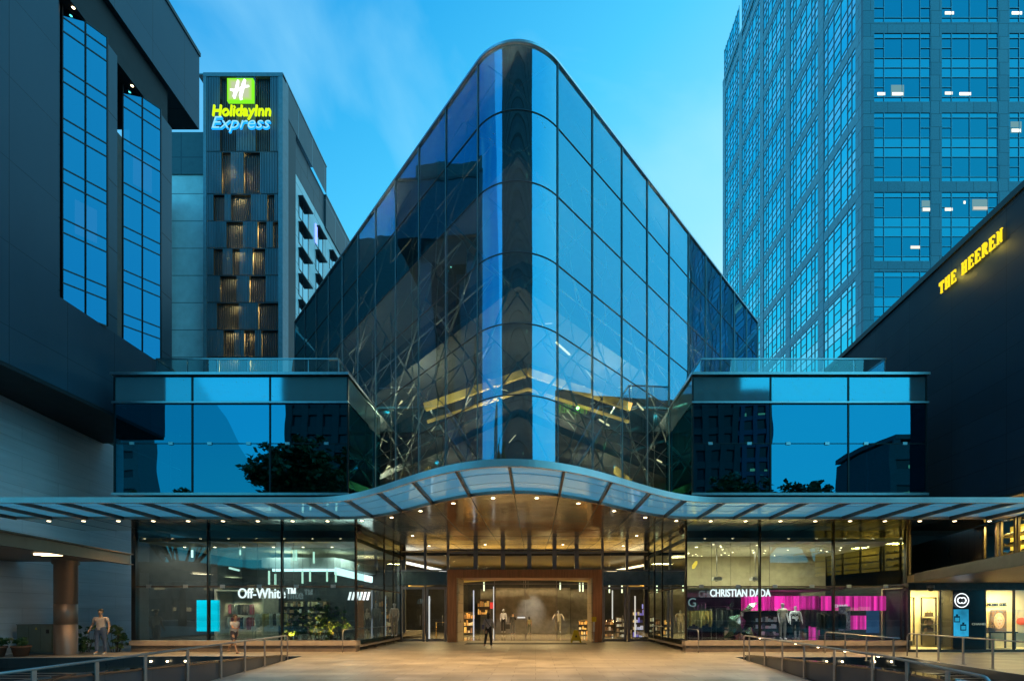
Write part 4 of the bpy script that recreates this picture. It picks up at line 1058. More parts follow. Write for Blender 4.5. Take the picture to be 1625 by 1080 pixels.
for n_, (vis, sc_, kd, loc, ups) in enumerate(cand):
    me = (mesh_f if kd == 'f' else mesh_s)[ups]
    if n_ < 99 and vis:
        o = bpy.data.objects.new('window', me); C.objects.link(o); o.parent = tw; o.location = Vector(loc)-tw.location
        if kd == 's': o.rotation_euler = (0,0,R(-90)); o.location += Vector((0,wsd,0))
    else:
        for f_ in me.polygons:
            pts = []
            for vi in f_.vertices:
                c = me.vertices[vi].co
                pts.append((loc[0]+c.x,loc[1]+c.y,loc[2]+c.z) if kd == 'f' else (loc[0]+c.y, loc[1]+wsd-c.x, loc[2]+c.z))
            rest.face(pts, f_.material_index+(0 if kd == 'f' else 3))
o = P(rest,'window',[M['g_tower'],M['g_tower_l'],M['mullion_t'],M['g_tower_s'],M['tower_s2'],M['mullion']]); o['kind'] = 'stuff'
# lit office lamps just behind the panes
rq = random.Random(5)
for px,py,w_ in ((1506,22,14),(1613,22,16),(1398,150,12),(1424,150,17),(1505,149,12),(1531,150,18),(1612,208,14),(1471,333,14),(1505,333,12),(1530,322,3),(1555,331,22),(1452,393,15)):
    P(MB().face([(X(px-w_/2,TY+.18),TY+.145,Z(py+2.6,TY+.18)),(X(px+w_/2,TY+.18),TY+.145,Z(py+2.6,TY+.18)),(X(px+w_/2,TY+.18)+.12,TY+.145,Z(py-2.6,TY+.18)),(X(px-w_/2,TY+.18)+.12,TY+.145,Z(py-2.6,TY+.18))]).build('x',M['white_lamp']) and MB(),'office_light',M['white_lamp']) if False else None
    z_ = Z(py,TY+.1); lo_, hi_ = X(px-w_/2,TY+.1), X(px+w_/2,TY+.1)
    P(MB().box(lo_,hi_,TY+.045,TY+.065,z_-.12,z_+.14),'office_light',emat('office_light',(1,.95,.82),rq.uniform(.6,1.9)))
    P(MB().box(lo_-.1,hi_+.1,TY+.067,TY+.077,z_-.2,z_+.85),'lit_blind',emat('lit_room',(.25,.55,.62),.55)) if w_>13 and rq.random()<.55 else None

# ================================================================== BLACK BUILDING (right)
rb = thing('black_building', 'black panelled building with yellow letters, right edge', 'building', (18,20,0))
P = lambda mb,n,m,par=rb: part(mb,n,m,par)
def hx(d): return 16.42+.072*d
P(MB().prism([(hx(17),17),(hx(34),34),(34,34),(34,17)],6.1,17.0),'facade',M['black_panel'])
P(MB().prism([(hx(17)-.08,17),(hx(34)-.08,34.1),(34,34.1),(34,17)],17.0,17.25),'roof',M['mullion_blk'])
P(MB().prism([(hx(17)+.02,17),(hx(34)+.02,33.9),(33,33.9),(33,17)],6.0,6.09),'soffit',M['bronze'])
ls = thing('building_sign', 'glowing yellow slab-serif letters high on the black wall', 'sign', (hx(20),20,15.8))
def serif_letter(ch, mb, x, w, h, t=.13):
    """letters drawn in local x (reading direction), z up"""
    B = lambda x0,x1,z0,z1: mb.box(x+x0*w, x+x1*w, -.06, .0, z0*h, z1*h)
    tw_ = t/w; th = .06; se = .05
    def stem(c): B(c-tw_*.5,c+tw_*.5,0,1); B(c-tw_*.5-se*1.6,c+tw_*.5+se*1.6,0,th); B(c-tw_*.5-se*1.6,c+tw_*.5+se*1.6,1-th,1)
    if ch == 'T': B(.5-tw_/2,.5+tw_/2,0,1-th); B(.3,.7,0,th); B(0,1,1-th*1.1,1); B(0,.08,.72,1-th); B(.92,1,.72,1-th)
    if ch == 'H': stem(.2); stem(.8); B(.2,.8,.48,.55)
    if ch == 'E': stem(.22); B(.2,.95,1-th*1.1,1); B(.2,.98,0,th*1.1); B(.2,.7,.49,.56); B(.87,.95,.76,1-th); B(.90,.98,th,.24); B(.64,.7,.40,.65)
    if ch == 'N':
        B(.17,.17+tw_*.6,0,1-th); B(.83-tw_*.6,.83,0,1); B(.05,.35,0,th); B(.66,.98,1-th,1); B(.02,.2,1-th,1)
        mb.bar((x+.2*w,-.03,.97*h),(x+.80*w,-.03,.04*h),.06,t)
    if ch == 'R':
        stem(.22); pts = [(.22,1-th/2),(.55,1-th/2),(.72,.92),(.76,.76),(.70,.60),(.52,.53),(.22,.53)]
        for a,b in zip(pts,pts[1:]): mb.bar((x+a[0]*w,-.03,a[1]*h),(x+b[0]*w,-.03,b[1]*h),.06,.07)
        mb.bar((x+.5*w,-.03,.53*h),(x+.90*w,-.03,.03*h),.06,t); B(.82,1.02,0,th)
dA, dB = 21.40, 18.10; L_ = math.hypot(dA-dB, hx(dA)-hx(dB)); cw = L_/10.0; xx = 0
for ch in 'THE HEEREN':
    if ch != ' ':
        mb = MB(); serif_letter(ch, mb, 0, cw*.76, .50, .055)
        a = math.atan2(dB-dA, hx(dB)-hx(dA)); fr_ = xx/L_
        o = mb.build('letter', M['yellow_neon'], ls); o.rotation_euler = (0,0,a)
        base = Vector((hx(dA)+(hx(dB)-hx(dA))*fr_-.05, dA+(dB-dA)*fr_, 15.72)); o.location = base-ls.location
        xx += cw
    else: xx += cw*.7
for f_ in (.25,.75): lamp('POINT',(hx(dA+(dB-dA)*f_)-.35,dA+(dB-dA)*f_,15.95),22,(1,.75,.1),.1)

# ---- retail annex under the black building
an = thing('shop_annex', 'two-storey corner of bright shops under the black wall, lower right', 'building', (16,20,0))
P = lambda mb,n,m,par=an: part(mb,n,m,par)
def l2(d): return .3038*d + 11.99
P(MB().prism([(15.4,19.6),(12.6,12.4),(11.3,9),(24,9),(24,20.45),(15.72,20.45)],2.92,3.22),'terrace_slab',panels('gold_soffit',(.34,.22,.11),(.38,.25,.12),(.12,.08,.04),.16,30,.01,.35,'xy',metal=.6))
P(MB().bar((15.4,19.62,3.08),(12.58,12.4,3.08),.05,.36).bar((12.58,12.4,3.08),(11.25,9,3.08),.05,.36),'fascia',M['steel_dark'])
# upper floor wall
def seg(d0,d1,z0,z1,mb,off=0,m=0): mb.face([(l2(d0)+off,d0,z0),(l2(d1)+off,d1,z0),(l2(d1)+off,d1,z1),(l2(d0)+off,d0,z1)],m)
w = MB(); seg(27,19.2,3.22,5.14,w); seg(19.2,12,3.22,3.70,w); seg(19.2,12,5.08,5.14,w)
P(w,'upper_wall',panels('dark_ribbed_panel',(.045,.04,.032),(.055,.05,.04),(.015,.014,.012),.45,3,.02,.3,'yz',offset=0))
fr = MB()
for d in (19.2,18.43,18.18,17.4,17.25,16.2,15.2,14.2): fr.bar((l2(d),d,3.6),(l2(d),d,5.1),.08,.07)
P(fr,'upper_frame',M['steel_dark'])
g = MB(); seg(19.2,12,3.70,5.08,g,-.02); P(g,'upper_window',M['g_door'])
bk_ = MB(); seg(19.6,12,3.3,5.13,bk_,1.3); P(bk_,'shelf_back_wall',pmat('glowing_yellow_wall',(.80,.58,.20),.6,emit=(1,.62,.06),es=.7))  # shop light on this wall is built in as emission
for z in (3.95,4.28,4.63):
    sh = MB().bar((l2(19.2)+.8,19.2,z),(l2(12.2)+.8,12.2,z),.45,.03); P(sh,'shelf',M['cream'])
shoe = None; rnd = random.Random(4)
for z in (3.97,4.30,4.65):
    for i in range(8):
        d = 19.0-i*.36
        if shoe is None:
            s_ = MB().tube([(0,0,.05),(.12,0,.055),(.22,0,.035),(.27,0,.03)],.04,7,rads=[.03,.045,.035,.012]).box(-.01,.02,-.02,.02,0,.05)
            shoe = s_.build('shoe',pmat('shoe_leather',(.05,.04,.035),.4)); o = shoe
        else: o = shoe.copy(); C.objects.link(o)
        o.location = (l2(d)+.72, d, z); o.rotation_euler = (0,0,rnd.uniform(1.0,2.2))
        tag(o,'dark shoe displayed on a yellow lit shelf in the upper right window','shoe','shoes on the yellow shelves')
for d in (18.6,17.2,15.4): lamp('AREA',(l2(d)+.75,d,5.08),130,(1,.72,.2),.6,(l2(d)+.7,d,3))
# ground floor shop wall at y=20.5
YR = 20.5; xr_ = lambda p: X(p,YR)
P(MB().box(xr_(1441),24,YR-.03,YR+.3,2.62,2.92),'shop_header',M['steel_dark'])
P(MB().box(xr_(1441),24,YR-.04,YR+.25,0,.10),'shop_base',M['steel_dark'])
bw = pmat('cream_shop_wall',(.80,.68,.40),.5,var=.05)
P(MB().box(xr_(1441),24,22.0,22.1,.1,2.75).box(xr_(1441),24,YR,22,2.7,2.74).box(xr_(1441),24,YR,22,.08,.10),'shop_interior',bw)
fr = MB()
for p in (1441,1491.5,1563,1609): fr.box(xr_(p)-.03,xr_(p)+.03,YR-.03,YR+.05,.1,2.62)
P(fr,'shop_mullion',M['steel_dark'])
g = MB()
for a_,b_ in ((1441,1491),(1492,1511),(1563,1609),(1610,1640)): g.face([(xr_(a_)+.04,YR,.1),(xr_(b_)-.04,YR,.1),(xr_(b_)-.04,YR,2.62),(xr_(a_)+.04,YR,2.62)])
P(g,'shop_window',M['g_door'])
for px in (1452,1475,1500,1575,1600,1620):
    P(MB().lathe([(0,0),(.05,0)],(X(px,21),21.2,2.69),10),'downlight',M['warm_lamp'])
for px,pw in ((1450,55),(1478,70),(1502,55),(1585,80),(1618,70)): lamp('AREA',(X(px,21.1),21.1,2.66),pw*1.1,(1,.80,.38),.5,(X(px,21.1),21.3,0))
# niches with bags
fr = MB()
for a_,b_ in ((1441,1452),(1464,1487),(1497,1513)):
    for x in (X(a_,21.9),X(b_,21.9)): fr.box(x-.012,x+.012,21.93,21.99,.2,2.35)
    fr.box(X(a_,21.9),X(b_,21.9),21.93,21.99,2.34,2.36)
P(fr,'niche_frame',M['steel_dark'])
bagm = pmat('bag_leather',(.10,.065,.04),.4)
bag0 = None
for col,px in (('first',1474),('second',1508)):
    for k,z in (('top',1.50),('middle',1.15),('lowest',.80)):
        s_ = MB().box(X(px,21.8)-.28,X(px,21.8)+.28,21.6,21.95,z-.03,z); P(s_,'shelf',M['steel'])
        if bag0 is None:
            bag0 = thing('handbag','x','handbag',group='bags on the niche shelves')
            MB().box(-.15,.15,-.06,.06,0,.16).box(-.13,.13,-.065,.065,.10,.175).build('body',bagm,bag0)
            MB().tube([(-.07,0,.17),(-.06,0,.25),(.06,0,.25),(.07,0,.17)],.012,6).build('handle',bagm,bag0); bg_ = bag0
        else: bg_ = copy_tree(bag0)
        bg_.location = (X(px,21.75),21.75,z); bg_['label'] = 'dark handbag on the %s shelf of the %s lit niche at the right shop' % (k,{'first':'wider left','second':'right-hand'}[col])
# black pier with emblem, blue poster
P(MB().box(xr_(1511),xr_(1562.5),YR-.02,YR+.6,.1,2.62),'black_pier',pmat('gloss_black',(.012,.012,.012),.12))
bs = thing('round_shop_sign','round glowing white emblem of two interlocked arcs on the black pier','sign',(xr_(1523),YR-.1,Z(952,YR)))
def arc_tube(cx,cz,r,a0,a1,w,mat,nm,par,y=0):
    MB().tube([(cx+r*math.cos(R(a0+(a1-a0)*i/20)),y,cz+r*math.sin(R(a0+(a1-a0)*i/20))) for i in range(21)],w,6).build(nm,mat,par)
arc_tube(0,0,.29,0,360,.018,M['white_neon'],'ring',bs)
arc_tube(-.055,0,.12,50,310,.022,M['white_neon'],'arc',bs); arc_tube(.055,0,.12,-130,130,.022,M['white_neon'],'arc',bs)
def poster_mat(name, cols, scale, es, dist=2.0):
    m, nt, N, L = newmat(name); out=N('ShaderNodeOutputMaterial'); b=N('ShaderNodeBsdfPrincipled'); L(b.outputs[0],out.inputs[0])
    tc=N('ShaderNodeTexCoord'); no=N('ShaderNodeTexNoise'); no.inputs['Scale'].default_value=scale; no.inputs['Detail'].default_value=3; no.inputs['Distortion'].default_value=dist
    L(tc.outputs['Object'],no.inputs[0]); r=N('ShaderNodeValToRGB'); L(no.outputs[0],r.inputs[0]); e=r.color_ramp.elements
    e[0].position=.3; e[0].color=(*cols[0],1); e[1].position=.7; e[1].color=(*cols[-1],1)
    for i,c in enumerate(cols[1:-1]): k=e.new(.3+.4*(i+1)/(len(cols)-1)); k.color=(*c,1)
    L(r.outputs[0],b.inputs['Base Color']); L(r.outputs[0],b.inputs['Emission Color']); b.inputs['Emission Strength'].default_value=es; return m
pb = thing('perfume_poster','blue backlit poster with two square bottles on the black pier','poster',(xr_(1524),YR-.05,1))
MB().box(xr_(1512.5),xr_(1535.5),YR-.05,YR-.022,Z(1009,YR),Z(966,YR)).build('lightbox',emat('blue_lightbox',(.02,.26,.45),1.0,.5,(1.5,1,1.2)),None).parent = pb
for ch in pb.children: ch.location = -pb.location
for px,py in ((1519,981),(1529,994)):
    x,z = X(px,YR-.07),Z(py,YR-.07); b_ = MB().box(x-.12,x+.12,YR-.066,YR-.052,z-.15,z+.11,0).box(x-.04,x+.04,YR-.066,YR-.052,z+.115,z+.19,0).box(x-.09,x+.09,YR-.07,YR-.0665,z-.11,z+.05,1)
    o = b_.build('bottle',[pmat('navy_glass',(.005,.02,.06),.2),emat('bottle_label',(.02,.30,.50),.9)],pb); o.location = -pb.location
tag(text('small_lettering','CHANEL',pmat('brass_letter',(.6,.5,.35),.3,1,emit=(1,.8,.5),es=.15),.62,.09,.02,.01,loc=(xr_(1541),YR-.04,Z(991,YR))),'small faint brass lettering on the black pier beside the blue poster','sign')
# second shop: name, portrait poster, desk
tag(text('shop_name_sign','MICHAEL KORS',M['black'],X(1598,21.9)-X(1568,21.9),.15,.03,.0,loc=(X(1568,21.9),21.93,Z(961,21.9))),'black shop name letters on the cream wall above the framed portrait','sign')
pp = thing('portrait_poster','framed colourful portrait poster of a face with loose hair in the far right shop','poster',(X(1585,21.8),21.85,1.2))
x0_,x1_,z0_,z1_ = X(1573,21.85),X(1597,21.85),Z(1003,21.85),Z(967,21.85); w_=x1_-x0_
o = MB().box(x0_,x1_,21.84,21.9,z0_,z1_).build('backing',poster_mat('poster_bg',[(.02,.02,.03),(.25,.12,.05),(.05,.12,.14)],5,.25),pp); o.location=-pp.location
o = MB().ball(((x0_+x1_)/2,21.83,(z0_+z1_)/2+.02),w_*.36,.012,.36,16).build('hair',poster_mat('hair_paint',[(.20,.08,.03),(.75,.48,.22),(.5,.25,.35)],9,.3,4),pp); o.location=-pp.location
o = MB().ball(((x0_+x1_)/2,21.82,(z0_+z1_)/2),w_*.2,.012,.22,16).build('face',pmat('face_paint',(.75,.45,.32),.6,emit=(.8,.5,.35),es=.25),pp); o.location=-pp.location
o = MB().ball(((x0_+x1_)/2-.06,21.805,(z0_+z1_)/2+.05),.03,.006,.014).ball(((x0_+x1_)/2+.06,21.805,(z0_+z1_)/2+.05),.03,.006,.014).ball(((x0_+x1_)/2,21.805,(z0_+z1_)/2-.11),.045,.006,.018).build('features',pmat('lip_paint',(.25,.03,.04),.5),pp); o.location=-pp.location
o = tag(MB().box(X(1613,21.85),X(1633,21.85),21.84,21.9,Z(1003,21.85),Z(967,21.85),0).ball((X(1621,21.82),21.82,Z(985,21.82)),.24,.01,.17,16,1).build('red_oval_poster',[M['cream'],pmat('orange_red',(.75,.10,.03),.5,emit=(1,.15,.05),es=.3)]),'pale poster with a big red oval, cut by the right edge','poster')
dk = thing('display_table','dark display table with a bag on it in the far right shop','table',(X(1583,21.2),21.2,.1))
MB().box(-.62,.62,-.28,.28,.68,.74).build('tabletop',M['black'],dk)
for a_ in (-.55,.55):
    for b_ in (-.22,.22): MB().box(a_-.025,a_+.025,b_-.025,b_+.025,0,.68).build('leg',M['steel_dark'],dk)
bg_ = copy_tree(bag0); bg_.location = (X(1572,21.2),21.2,.84); bg_['label'] = 'dark handbag standing on the display table in the far right shop'
cb_ = tag(MB().box(xr_(1563)+.05,xr_(1609)-.05,21.3,21.6,.1,.62).build('counter',bw),'low cream counter behind the display table, far right shop','counter')
# glass balustrade and dark recess left of the yellow windows
P(MB().box(15.75,24,21.6,21.7,.1,6.0),'inner_wall',M['void']) if False else None
P(MB().box(16.0,26,27.3,27.5,2.9,6.0).box(15.9,16.0,20.6,27.3,2.9,6.0),'inner_wall',M['dark_wall'])
lamp('SPOT',(14.6,18.4,2.85),22,(1,.7,.35),.05,(14.6,18.4,0),120)
bsd = thing('dome_camera','dark dome security camera hanging beside the terrace slab','security camera',(X(1477,20.1),20.1,2.8))
MB().ball((0,0,-.12),.13,.13,.13,12).build('dome',M['steel_dark'],bsd); MB().lathe([(.13,-.1),(.13,.0),(0,.02)],n=12).build('mount',M['steel'],bsd)

# ================================================================== ACROSS THE STREET (seen mirrored in the glass)
def far_block(name,label,x0,x1,y,h,wall,win,floor=3.6,bay=4.5,depth=15,band=.5):
    t = thing(name,label,'building',((x0+x1)/2,y,0)); 
    o = MB().box(x0,x1,y-depth,y-.35,0,h).build('core',win,t); o.location=-t.location
    m = MB(); z=0
    while z < h: m.box(x0,x1,y-.36,y,z,min(h,z+floor*band)); z += floor
    x = x0; n = max(1,int((x1-x0)/bay)); st=(x1-x0)/n
    for i in range(n+1): m.box(x0+i*st-.5,x0+i*st+.5,y-.30,y+.12,0,h+.4)
    for xx in (x0,x1): m.box(xx-.02,xx+.02,y-depth,y,0,h)
    m.box(x0-.3,x1+.3,y-depth,y+.2,h+.401,h+1.2)
    o = m.build('wall',wall,t); o.location=-t.location
    rl = random.Random(int(h*7)); li = MB()
    for _ in range(int(8+h*.25)):
        k_ = rl.randrange(max(1,int(h/floor))); x_ = x0+rl.uniform(.05,.9)*(x1-x0); li.box(x_,x_+rl.uniform(.6,2.2),y-.349,y-.34,k_*floor+floor*band+.2,k_*floor+floor*band+rl.uniform(.5,1.0))
    o = li.build('lit_window',emat('lit_room_far',(1,.75,.4),.9),t); o.location=-t.location; o['kind']='stuff'
dwin = pmat('dark_window_band',(.03,.04,.05),.15)
far_block('street_block','very tall dark banded block across the street, mirrored in the curved prow',-41,33,-40,105,pmat('dark_brown_concrete',(.075,.08,.08),.7),dwin,3.1,2.4,band=.38)
far_block('street_block','older block with rows of windows, mirrored at the left end of the left glass box',-84,-68,-42,46,pmat('grey_concrete',(.2,.2,.2),.8),dwin,3.2,4,depth=5,band=.6)
far_block('street_block','blue glazed block mirrored in the right glass box beside the tall block',44,53,-70,50,pmat('blue_panel',(.03,.07,.16),.3),dwin,3.2,3,band=.3)
far_block('street_block','lower block mirrored at the right end of the right glass box',59,75,-40,30,pmat('grey_concrete_b',(.14,.15,.15),.8),dwin,4.5,5,band=.6)

far_block('street_block','low row of shops across the street, left of the tall dark block',-68,-42,-41,7.5,pmat('shop_row_wall',(.12,.11,.10),.7),dwin,3.7,5,band=.35)
far_block('street_block','low row of shops across the street, right of the tall dark block',34,58,-41,8.5,pmat('shop_row_wall_b',(.12,.11,.10),.7),dwin,3.7,5,band=.35)
# ================================================================== PEOPLE AND MANNEQUINS
def skin_mesh(name, verts, edges, mat, parent, root=0, sub=2):
    """verts: (x,y,z,rx,ry)"""
    me = bpy.data.meshes.new(name+'_src'); me.from_pydata([v[:3] for v in verts], edges, [])
    o = bpy.data.objects.new(name+'_src', me); C.objects.link(o)
    sk = o.modifiers.new('skin','SKIN'); sk.use_smooth_shade = True
    if not me.skin_vertices: me.skin_vertices_ensure() if hasattr(me,'skin_vertices_ensure') else None
    if not me.skin_vertices:
        bpy.context.view_layer.objects.active = o; bm = bmesh.new(); bm.from_mesh(me); bm.verts.layers.skin.verify(); bm.to_mesh(me); bm.free()
    for i, v in enumerate(verts):
        sv = me.skin_vertices[0].data[i]; sv.radius = (v[3], v[4]); sv.use_root = (i == root)
    ss = o.modifiers.new('sub','SUBSURF'); ss.levels = sub; ss.render_levels = sub
    bpy.context.view_layer.update()
    r = bpy.data.meshes.new_from_object(o.evaluated_get(bpy.context.evaluated_depsgraph_get())); bpy.data.objects.remove(o)
    r.materials.clear(); r.materials.append(mat)
    for p in r.polygons: p.use_smooth = True; p.material_index = 0
    q = bpy.data.objects.new(name, r); C.objects.link(q); q.parent = parent; return q
def dirv(fwd, side, sgn):   # fwd/side angles in degrees from hanging straight down; front is -y
    return Vector((sgn*math.sin(R(side)), -math.sin(R(fwd)), -math.cos(R(fwd))*math.cos(R(side))))
def person(label, loc, h, heading, top, bottom, skin, hair, arms=((0,8,20),(0,8,20)), legs=((0,0),(0,0)), shoes=(.7,.7,.7), bulk=1.0, lean=0, sleeve='short', shorts=False, skirt=False,
           hairlen=0, cat='person', name='person', group=None, head_turn=0, trousers=None, hood=False, bare=False):
    """arms: per side (upper fwd, upper out, elbow bend); legs: per side (thigh fwd, knee bend)"""
    t = thing(name, label, cat, loc, R(heading), group=group); k = h/1.75
    sk = pmat('skin',skin,.55,var=.05); V = []; E = []
    def add(p, rx, ry, frm=None):
        V.append((p[0]*k, p[1]*k, p[2]*k, rx*k, ry*k)); 
        if frm is not None: E.append((frm,len(V)-1))
        return len(V)-1
    ln = Vector((0,-math.sin(R(lean)),math.cos(R(lean))))
    pel = Vector((0,0,.93)); b = bulk
    waist = pel+ln*.16; chest = pel+ln*.37; neck = pel+ln*.55; 
    i0 = add(pel,.12*b,.09*b); i1 = add(waist,.11*b,.085*b,i0); i2 = add(chest,.125*b,.085*b,i1); i3 = add(neck,.046,.048,i2)
    hd = neck+ln*.07; i4 = add(hd+Vector((0,-.02,.01)),.060,.070,i3); i5 = add(hd+Vector((0,-.008,.09)),.084,.102,i4); i6 = add(hd+Vector((0,.0,.165)),.074,.088,i5)
    hc = hd+Vector((0,-.01,.10))
    data = {}
    for sg, (af, ao, eb), (tf, kb) in ((-1,arms[0],legs[0]),(1,arms[1],legs[1])):
        sh = chest+ln*.12+Vector((sg*.17*b,0,0)); j = add(sh,.055,.055,i2)
        el = sh+dirv(af,ao,sg)*.29; j1 = add(el,.040,.040,j)
        wr = el+dirv(af+eb,ao*.3,sg)*.25; j2 = add(wr,.026,.030,j1)
        hdv = (wr-el).normalized(); pm = wr+hdv*.055; j3 = add(pm,.018,.036,j2)
        side = Vector((0,-1,0)) if abs(hdv.y) < .7 else Vector((0,0,1)); side = (side-hdv*side.dot(hdv)).normalized(); inn = hdv.cross(side)*sg
        for q in range(4):
            base = pm+hdv*.03+side*(.024-.016*q); f1 = base+hdv*.030*(1-.06*abs(q-1.3))+inn*.006; f2 = f1+hdv*.026+inn*.018
            ja = add(base,.009,.009,j3); jb = add(f1,.008,.008,ja); add(f2,.006,.006,jb)
        tb = pm-hdv*.02+side*.036; ja = add(tb,.011,.011,j3); add(tb+hdv*.035+side*.018+inn*.012,.008,.008,ja)
        hp = pel+Vector((sg*.09*b,0,-.03)); l0 = add(hp,.085*b,.09*b,i0)
        kn = hp+dirv(tf,2,sg)*.42; l1 = add(kn,.055,.06,l0)
        an_ = kn+dirv(tf-kb,0,sg)*.42; l2_ = add(an_,.036,.042,l1)
        toe = an_+Vector((0,-.14*math.cos(R(tf-kb)) ,-.055+.14*math.sin(R(tf-kb))*.6)); heel = an_+Vector((0,.03,-.05)); l3 = add(toe,.034,.024,l2_)
        data[sg] = (sh,el,wr,hp,kn,an_,toe,heel)
    zmin = min(min(d[6].z,d[7].z) for d in data.values())-.03
    V = [(x,y,z-zmin*k,a,c) for x,y,z,a,c in V]
    off = Vector((0,0,-zmin)); kk_ = lambda p: tuple((p+off)*k)
    body = skin_mesh('body', V, E, sk, t, 0, 2 if h > 1 else 1)
    # nose, ears, eyes
    f = MB(); c = hc+Vector((0,-.088,-.005))
    f.ball(kk_(c),.010*k,.018*k,.018*k,6)
    for sg in (-1,1): f.ball(kk_(hc+Vector((sg*.074,.005,0))),.010*k,.018*k,.028*k,6)
    f.build('face',sk,t)
    e_ = MB()
    for sg in (-1,1): e_.ball(kk_(hc+Vector((sg*.03,-.080,.018))),.011*k,.007*k,.006*k,6)
    e_.ball(kk_(hc+Vector((0,-.084,-.045))),.022*k,.006*k,.005*k,6)
    e_.build('features',pmat('feature',(.06,.03,.025),.6),t)
    if hair:
        hm = MB(); b0 = len(hm.v); n = 14
        hm.ball(kk_(hc+Vector((0,.016,.035))),.090*k,.104*k,.098*k,n)
        hm.v = [(x, y, z) if not (y < (hc.y-.03)*k and z < (hc.z+off.z+.07)*k) else (x, (hc.y-.03)*k, z) for x,y,z in hm.v]
        if hairlen: hm.ball(kk_(hc+Vector((0,.05,-.06*hairlen-.03))),.075*k,.055*k,(.08+.05*hairlen)*k,12)
        hm.build('hair',pmat('hair',hair,.6,var=.2,scale=20),t)
    if hood:
        MB().ball(kk_(hc+Vector((0,.02,.0))),.10*k,.105*k,.13*k,14).build('hood',pmat('hood',top,.8),t)
    # shirt
    if not bare:
        V=[];E=[]; g_=.020
        a1 = add(waist+off,.115*b+g_,.09*b+g_); a0 = add(pel+off+ln*.08,.10*b,.08*b,a1); a2 = add(chest+off,.135*b+g_,.095*b+g_,a1); a3 = add(neck+off-ln*.025,.062,.062,a2)
        for sg in (-1,1):
            sh,el,wr = data[sg][:3]; s0 = add(sh+off,.072,.072,a2)
            if sleeve == 'short': add(sh+(el-sh)*.70+off,.066,.066,s0)
            else: s1 = add(el+off,.056,.056,s0); add(wr+off-(wr-el)*.06,.042,.044,s1)
        skin_mesh('top',V,E,pmat('top_cloth',top,.85,var=.15,scale=12,bump=.3,bscale=30),t)
    if skirt:
        z0 = (pel.z-.42+off.z)*k; MB().lathe([(.26*k,z0),(.21*k,z0+.22*k),(.15*k,z0+.46*k)],n=20).build('skirt',pmat('skirt_cloth',bottom,.85),t)
    V=[];E=[]; a0 = add(pel+off+Vector((0,0,-.01)),.13*b+.012,.10*b+.014); add(waist+off+ln*.06,.125*b+.012,.10*b+.012,a0)
    for sg in (-1,1):
        hp,kn,an_ = data[sg][3:6]; s0 = add(hp+off+Vector((0,0,-.05)),.086*b,.094*b,a0)
        if shorts: add(hp+(kn-hp)*.8+off,.082,.085,s0)
        else: s1 = add(kn+off,.068,.072,s0); add(an_+off+(kn-an_)*.06,.052,.056,s1)
    skin_mesh('trousers',V,E,pmat('trouser_cloth',bottom,.85,var=.2,scale=8),t)
    for sg in (-1,1):
        an_,toe,heel = data[sg][5:8]; V=[];E=[]
        a0 = add(heel+off+Vector((0,0,-.0)),.038,.034); a1 = add((heel+toe)/2+off+Vector((0,0,.012)),.040,.036,a0); add(toe+off+Vector((0,-.03,.0)),.034,.026,a1)
        skin_mesh('shoe',V,E,pmat('shoe',shoes,.5),t,0,2)
    return t
SK = (.42,.25,.17)
gd = person('man in pale short-sleeved shirt and blue jeans standing by the grey wall', (X(160,19.3),19.3,0), 1.76, 8, (.50,.42,.38), (.07,.10,.17), SK, (.10,.07,.05), arms=((-8,22,38),(-4,18,25)), legs=((3,0),(-3,2)), bulk=1.22, shoes=(.5,.5,.5))
wm = person('person in grey top and black trousers walking in, back to us, cross-body bag', (X(775,22.9),22.9,0), 1.66, 172, (.36,.33,.34), (.015,.015,.018), SK, (.02,.015,.015), arms=((18,10,25),(-14,10,12)), legs=((16,6),(-14,22)), shoes=(.75,.75,.72), sleeve='long', hairlen=1)
MB().tube([(.12,.10,1.36),(.02,.155,1.2),(-.12,.14,1.02),(-.2,.04,.95)],.012,6).build('strap',M['black'],wm)
bgx = tag(MB().box(-.05,.05,-.13,.13,0,.2).box(-.055,.055,-.12,.12,.12,.21).build('shoulder_bag',pmat('bag_blue',(.10,.10,.20),.6)),'small dark bag on the back hip of the person walking in','bag'); bgx.location=(X(775,22.9)-.24,22.85,.88)
person('person in black holding a dark bag, inside the hall before the grey wall', (X(814,35.5),35.5,0), 1.62, 180, (.02,.02,.022), (.05,.05,.055), SK, (.02,.015,.015), arms=((30,8,110),(0,8,5)), legs=((4,0),(-6,5)), sleeve='long', shoes=(.1,.1,.1), hairlen=0)
tag(MB().box(-.16,.16,-.05,.05,0,.34).tube([(-.09,0,.34),(-.08,0,.5),(.08,0,.5),(.09,0,.34)],.01,6).build('shopping_bag',M['black'],None,(X(806,35.4),35.4,.45)),'dark shopping bag carried by the person in black in the hall','bag')
person('small person in a striped top right of the person in black in the hall', (X(840,36.2),36.2,0), 1.32, 175, (.26,.22,.12), (.07,.075,.06), SK, (.02,.015,.015), legs=((2,0),(-2,0)), shoes=(.1,.1,.1), hairlen=1)
person('person in dark shorts striding past the left shop window behind the handrail', (X(371,19.7),19.7,0), 1.62, 70, (.30,.32,.38), (.03,.035,.06), (.30,.18,.12), (.03,.02,.02), arms=((35,12,50),(-30,12,30)), legs=((26,8),(-24,24)), shorts=True, lean=8, shoes=(.25,.15,.1))
MW = (.62,.62,.62)
def manq(label,px,d,h,top,bottom,z=.45,heading=0,**k):
    return person(label,(X(px,d),d,z),h,heading,top,bottom,MW,None,cat='mannequin',name='mannequin',shoes=(.7,.7,.7),**k)
manq('white hooded mannequin standing left of the black-clad person in the hall',799,37.2,1.78,(.72,.72,.72),(.03,.03,.03),z=.1,hood=True,sleeve='long')
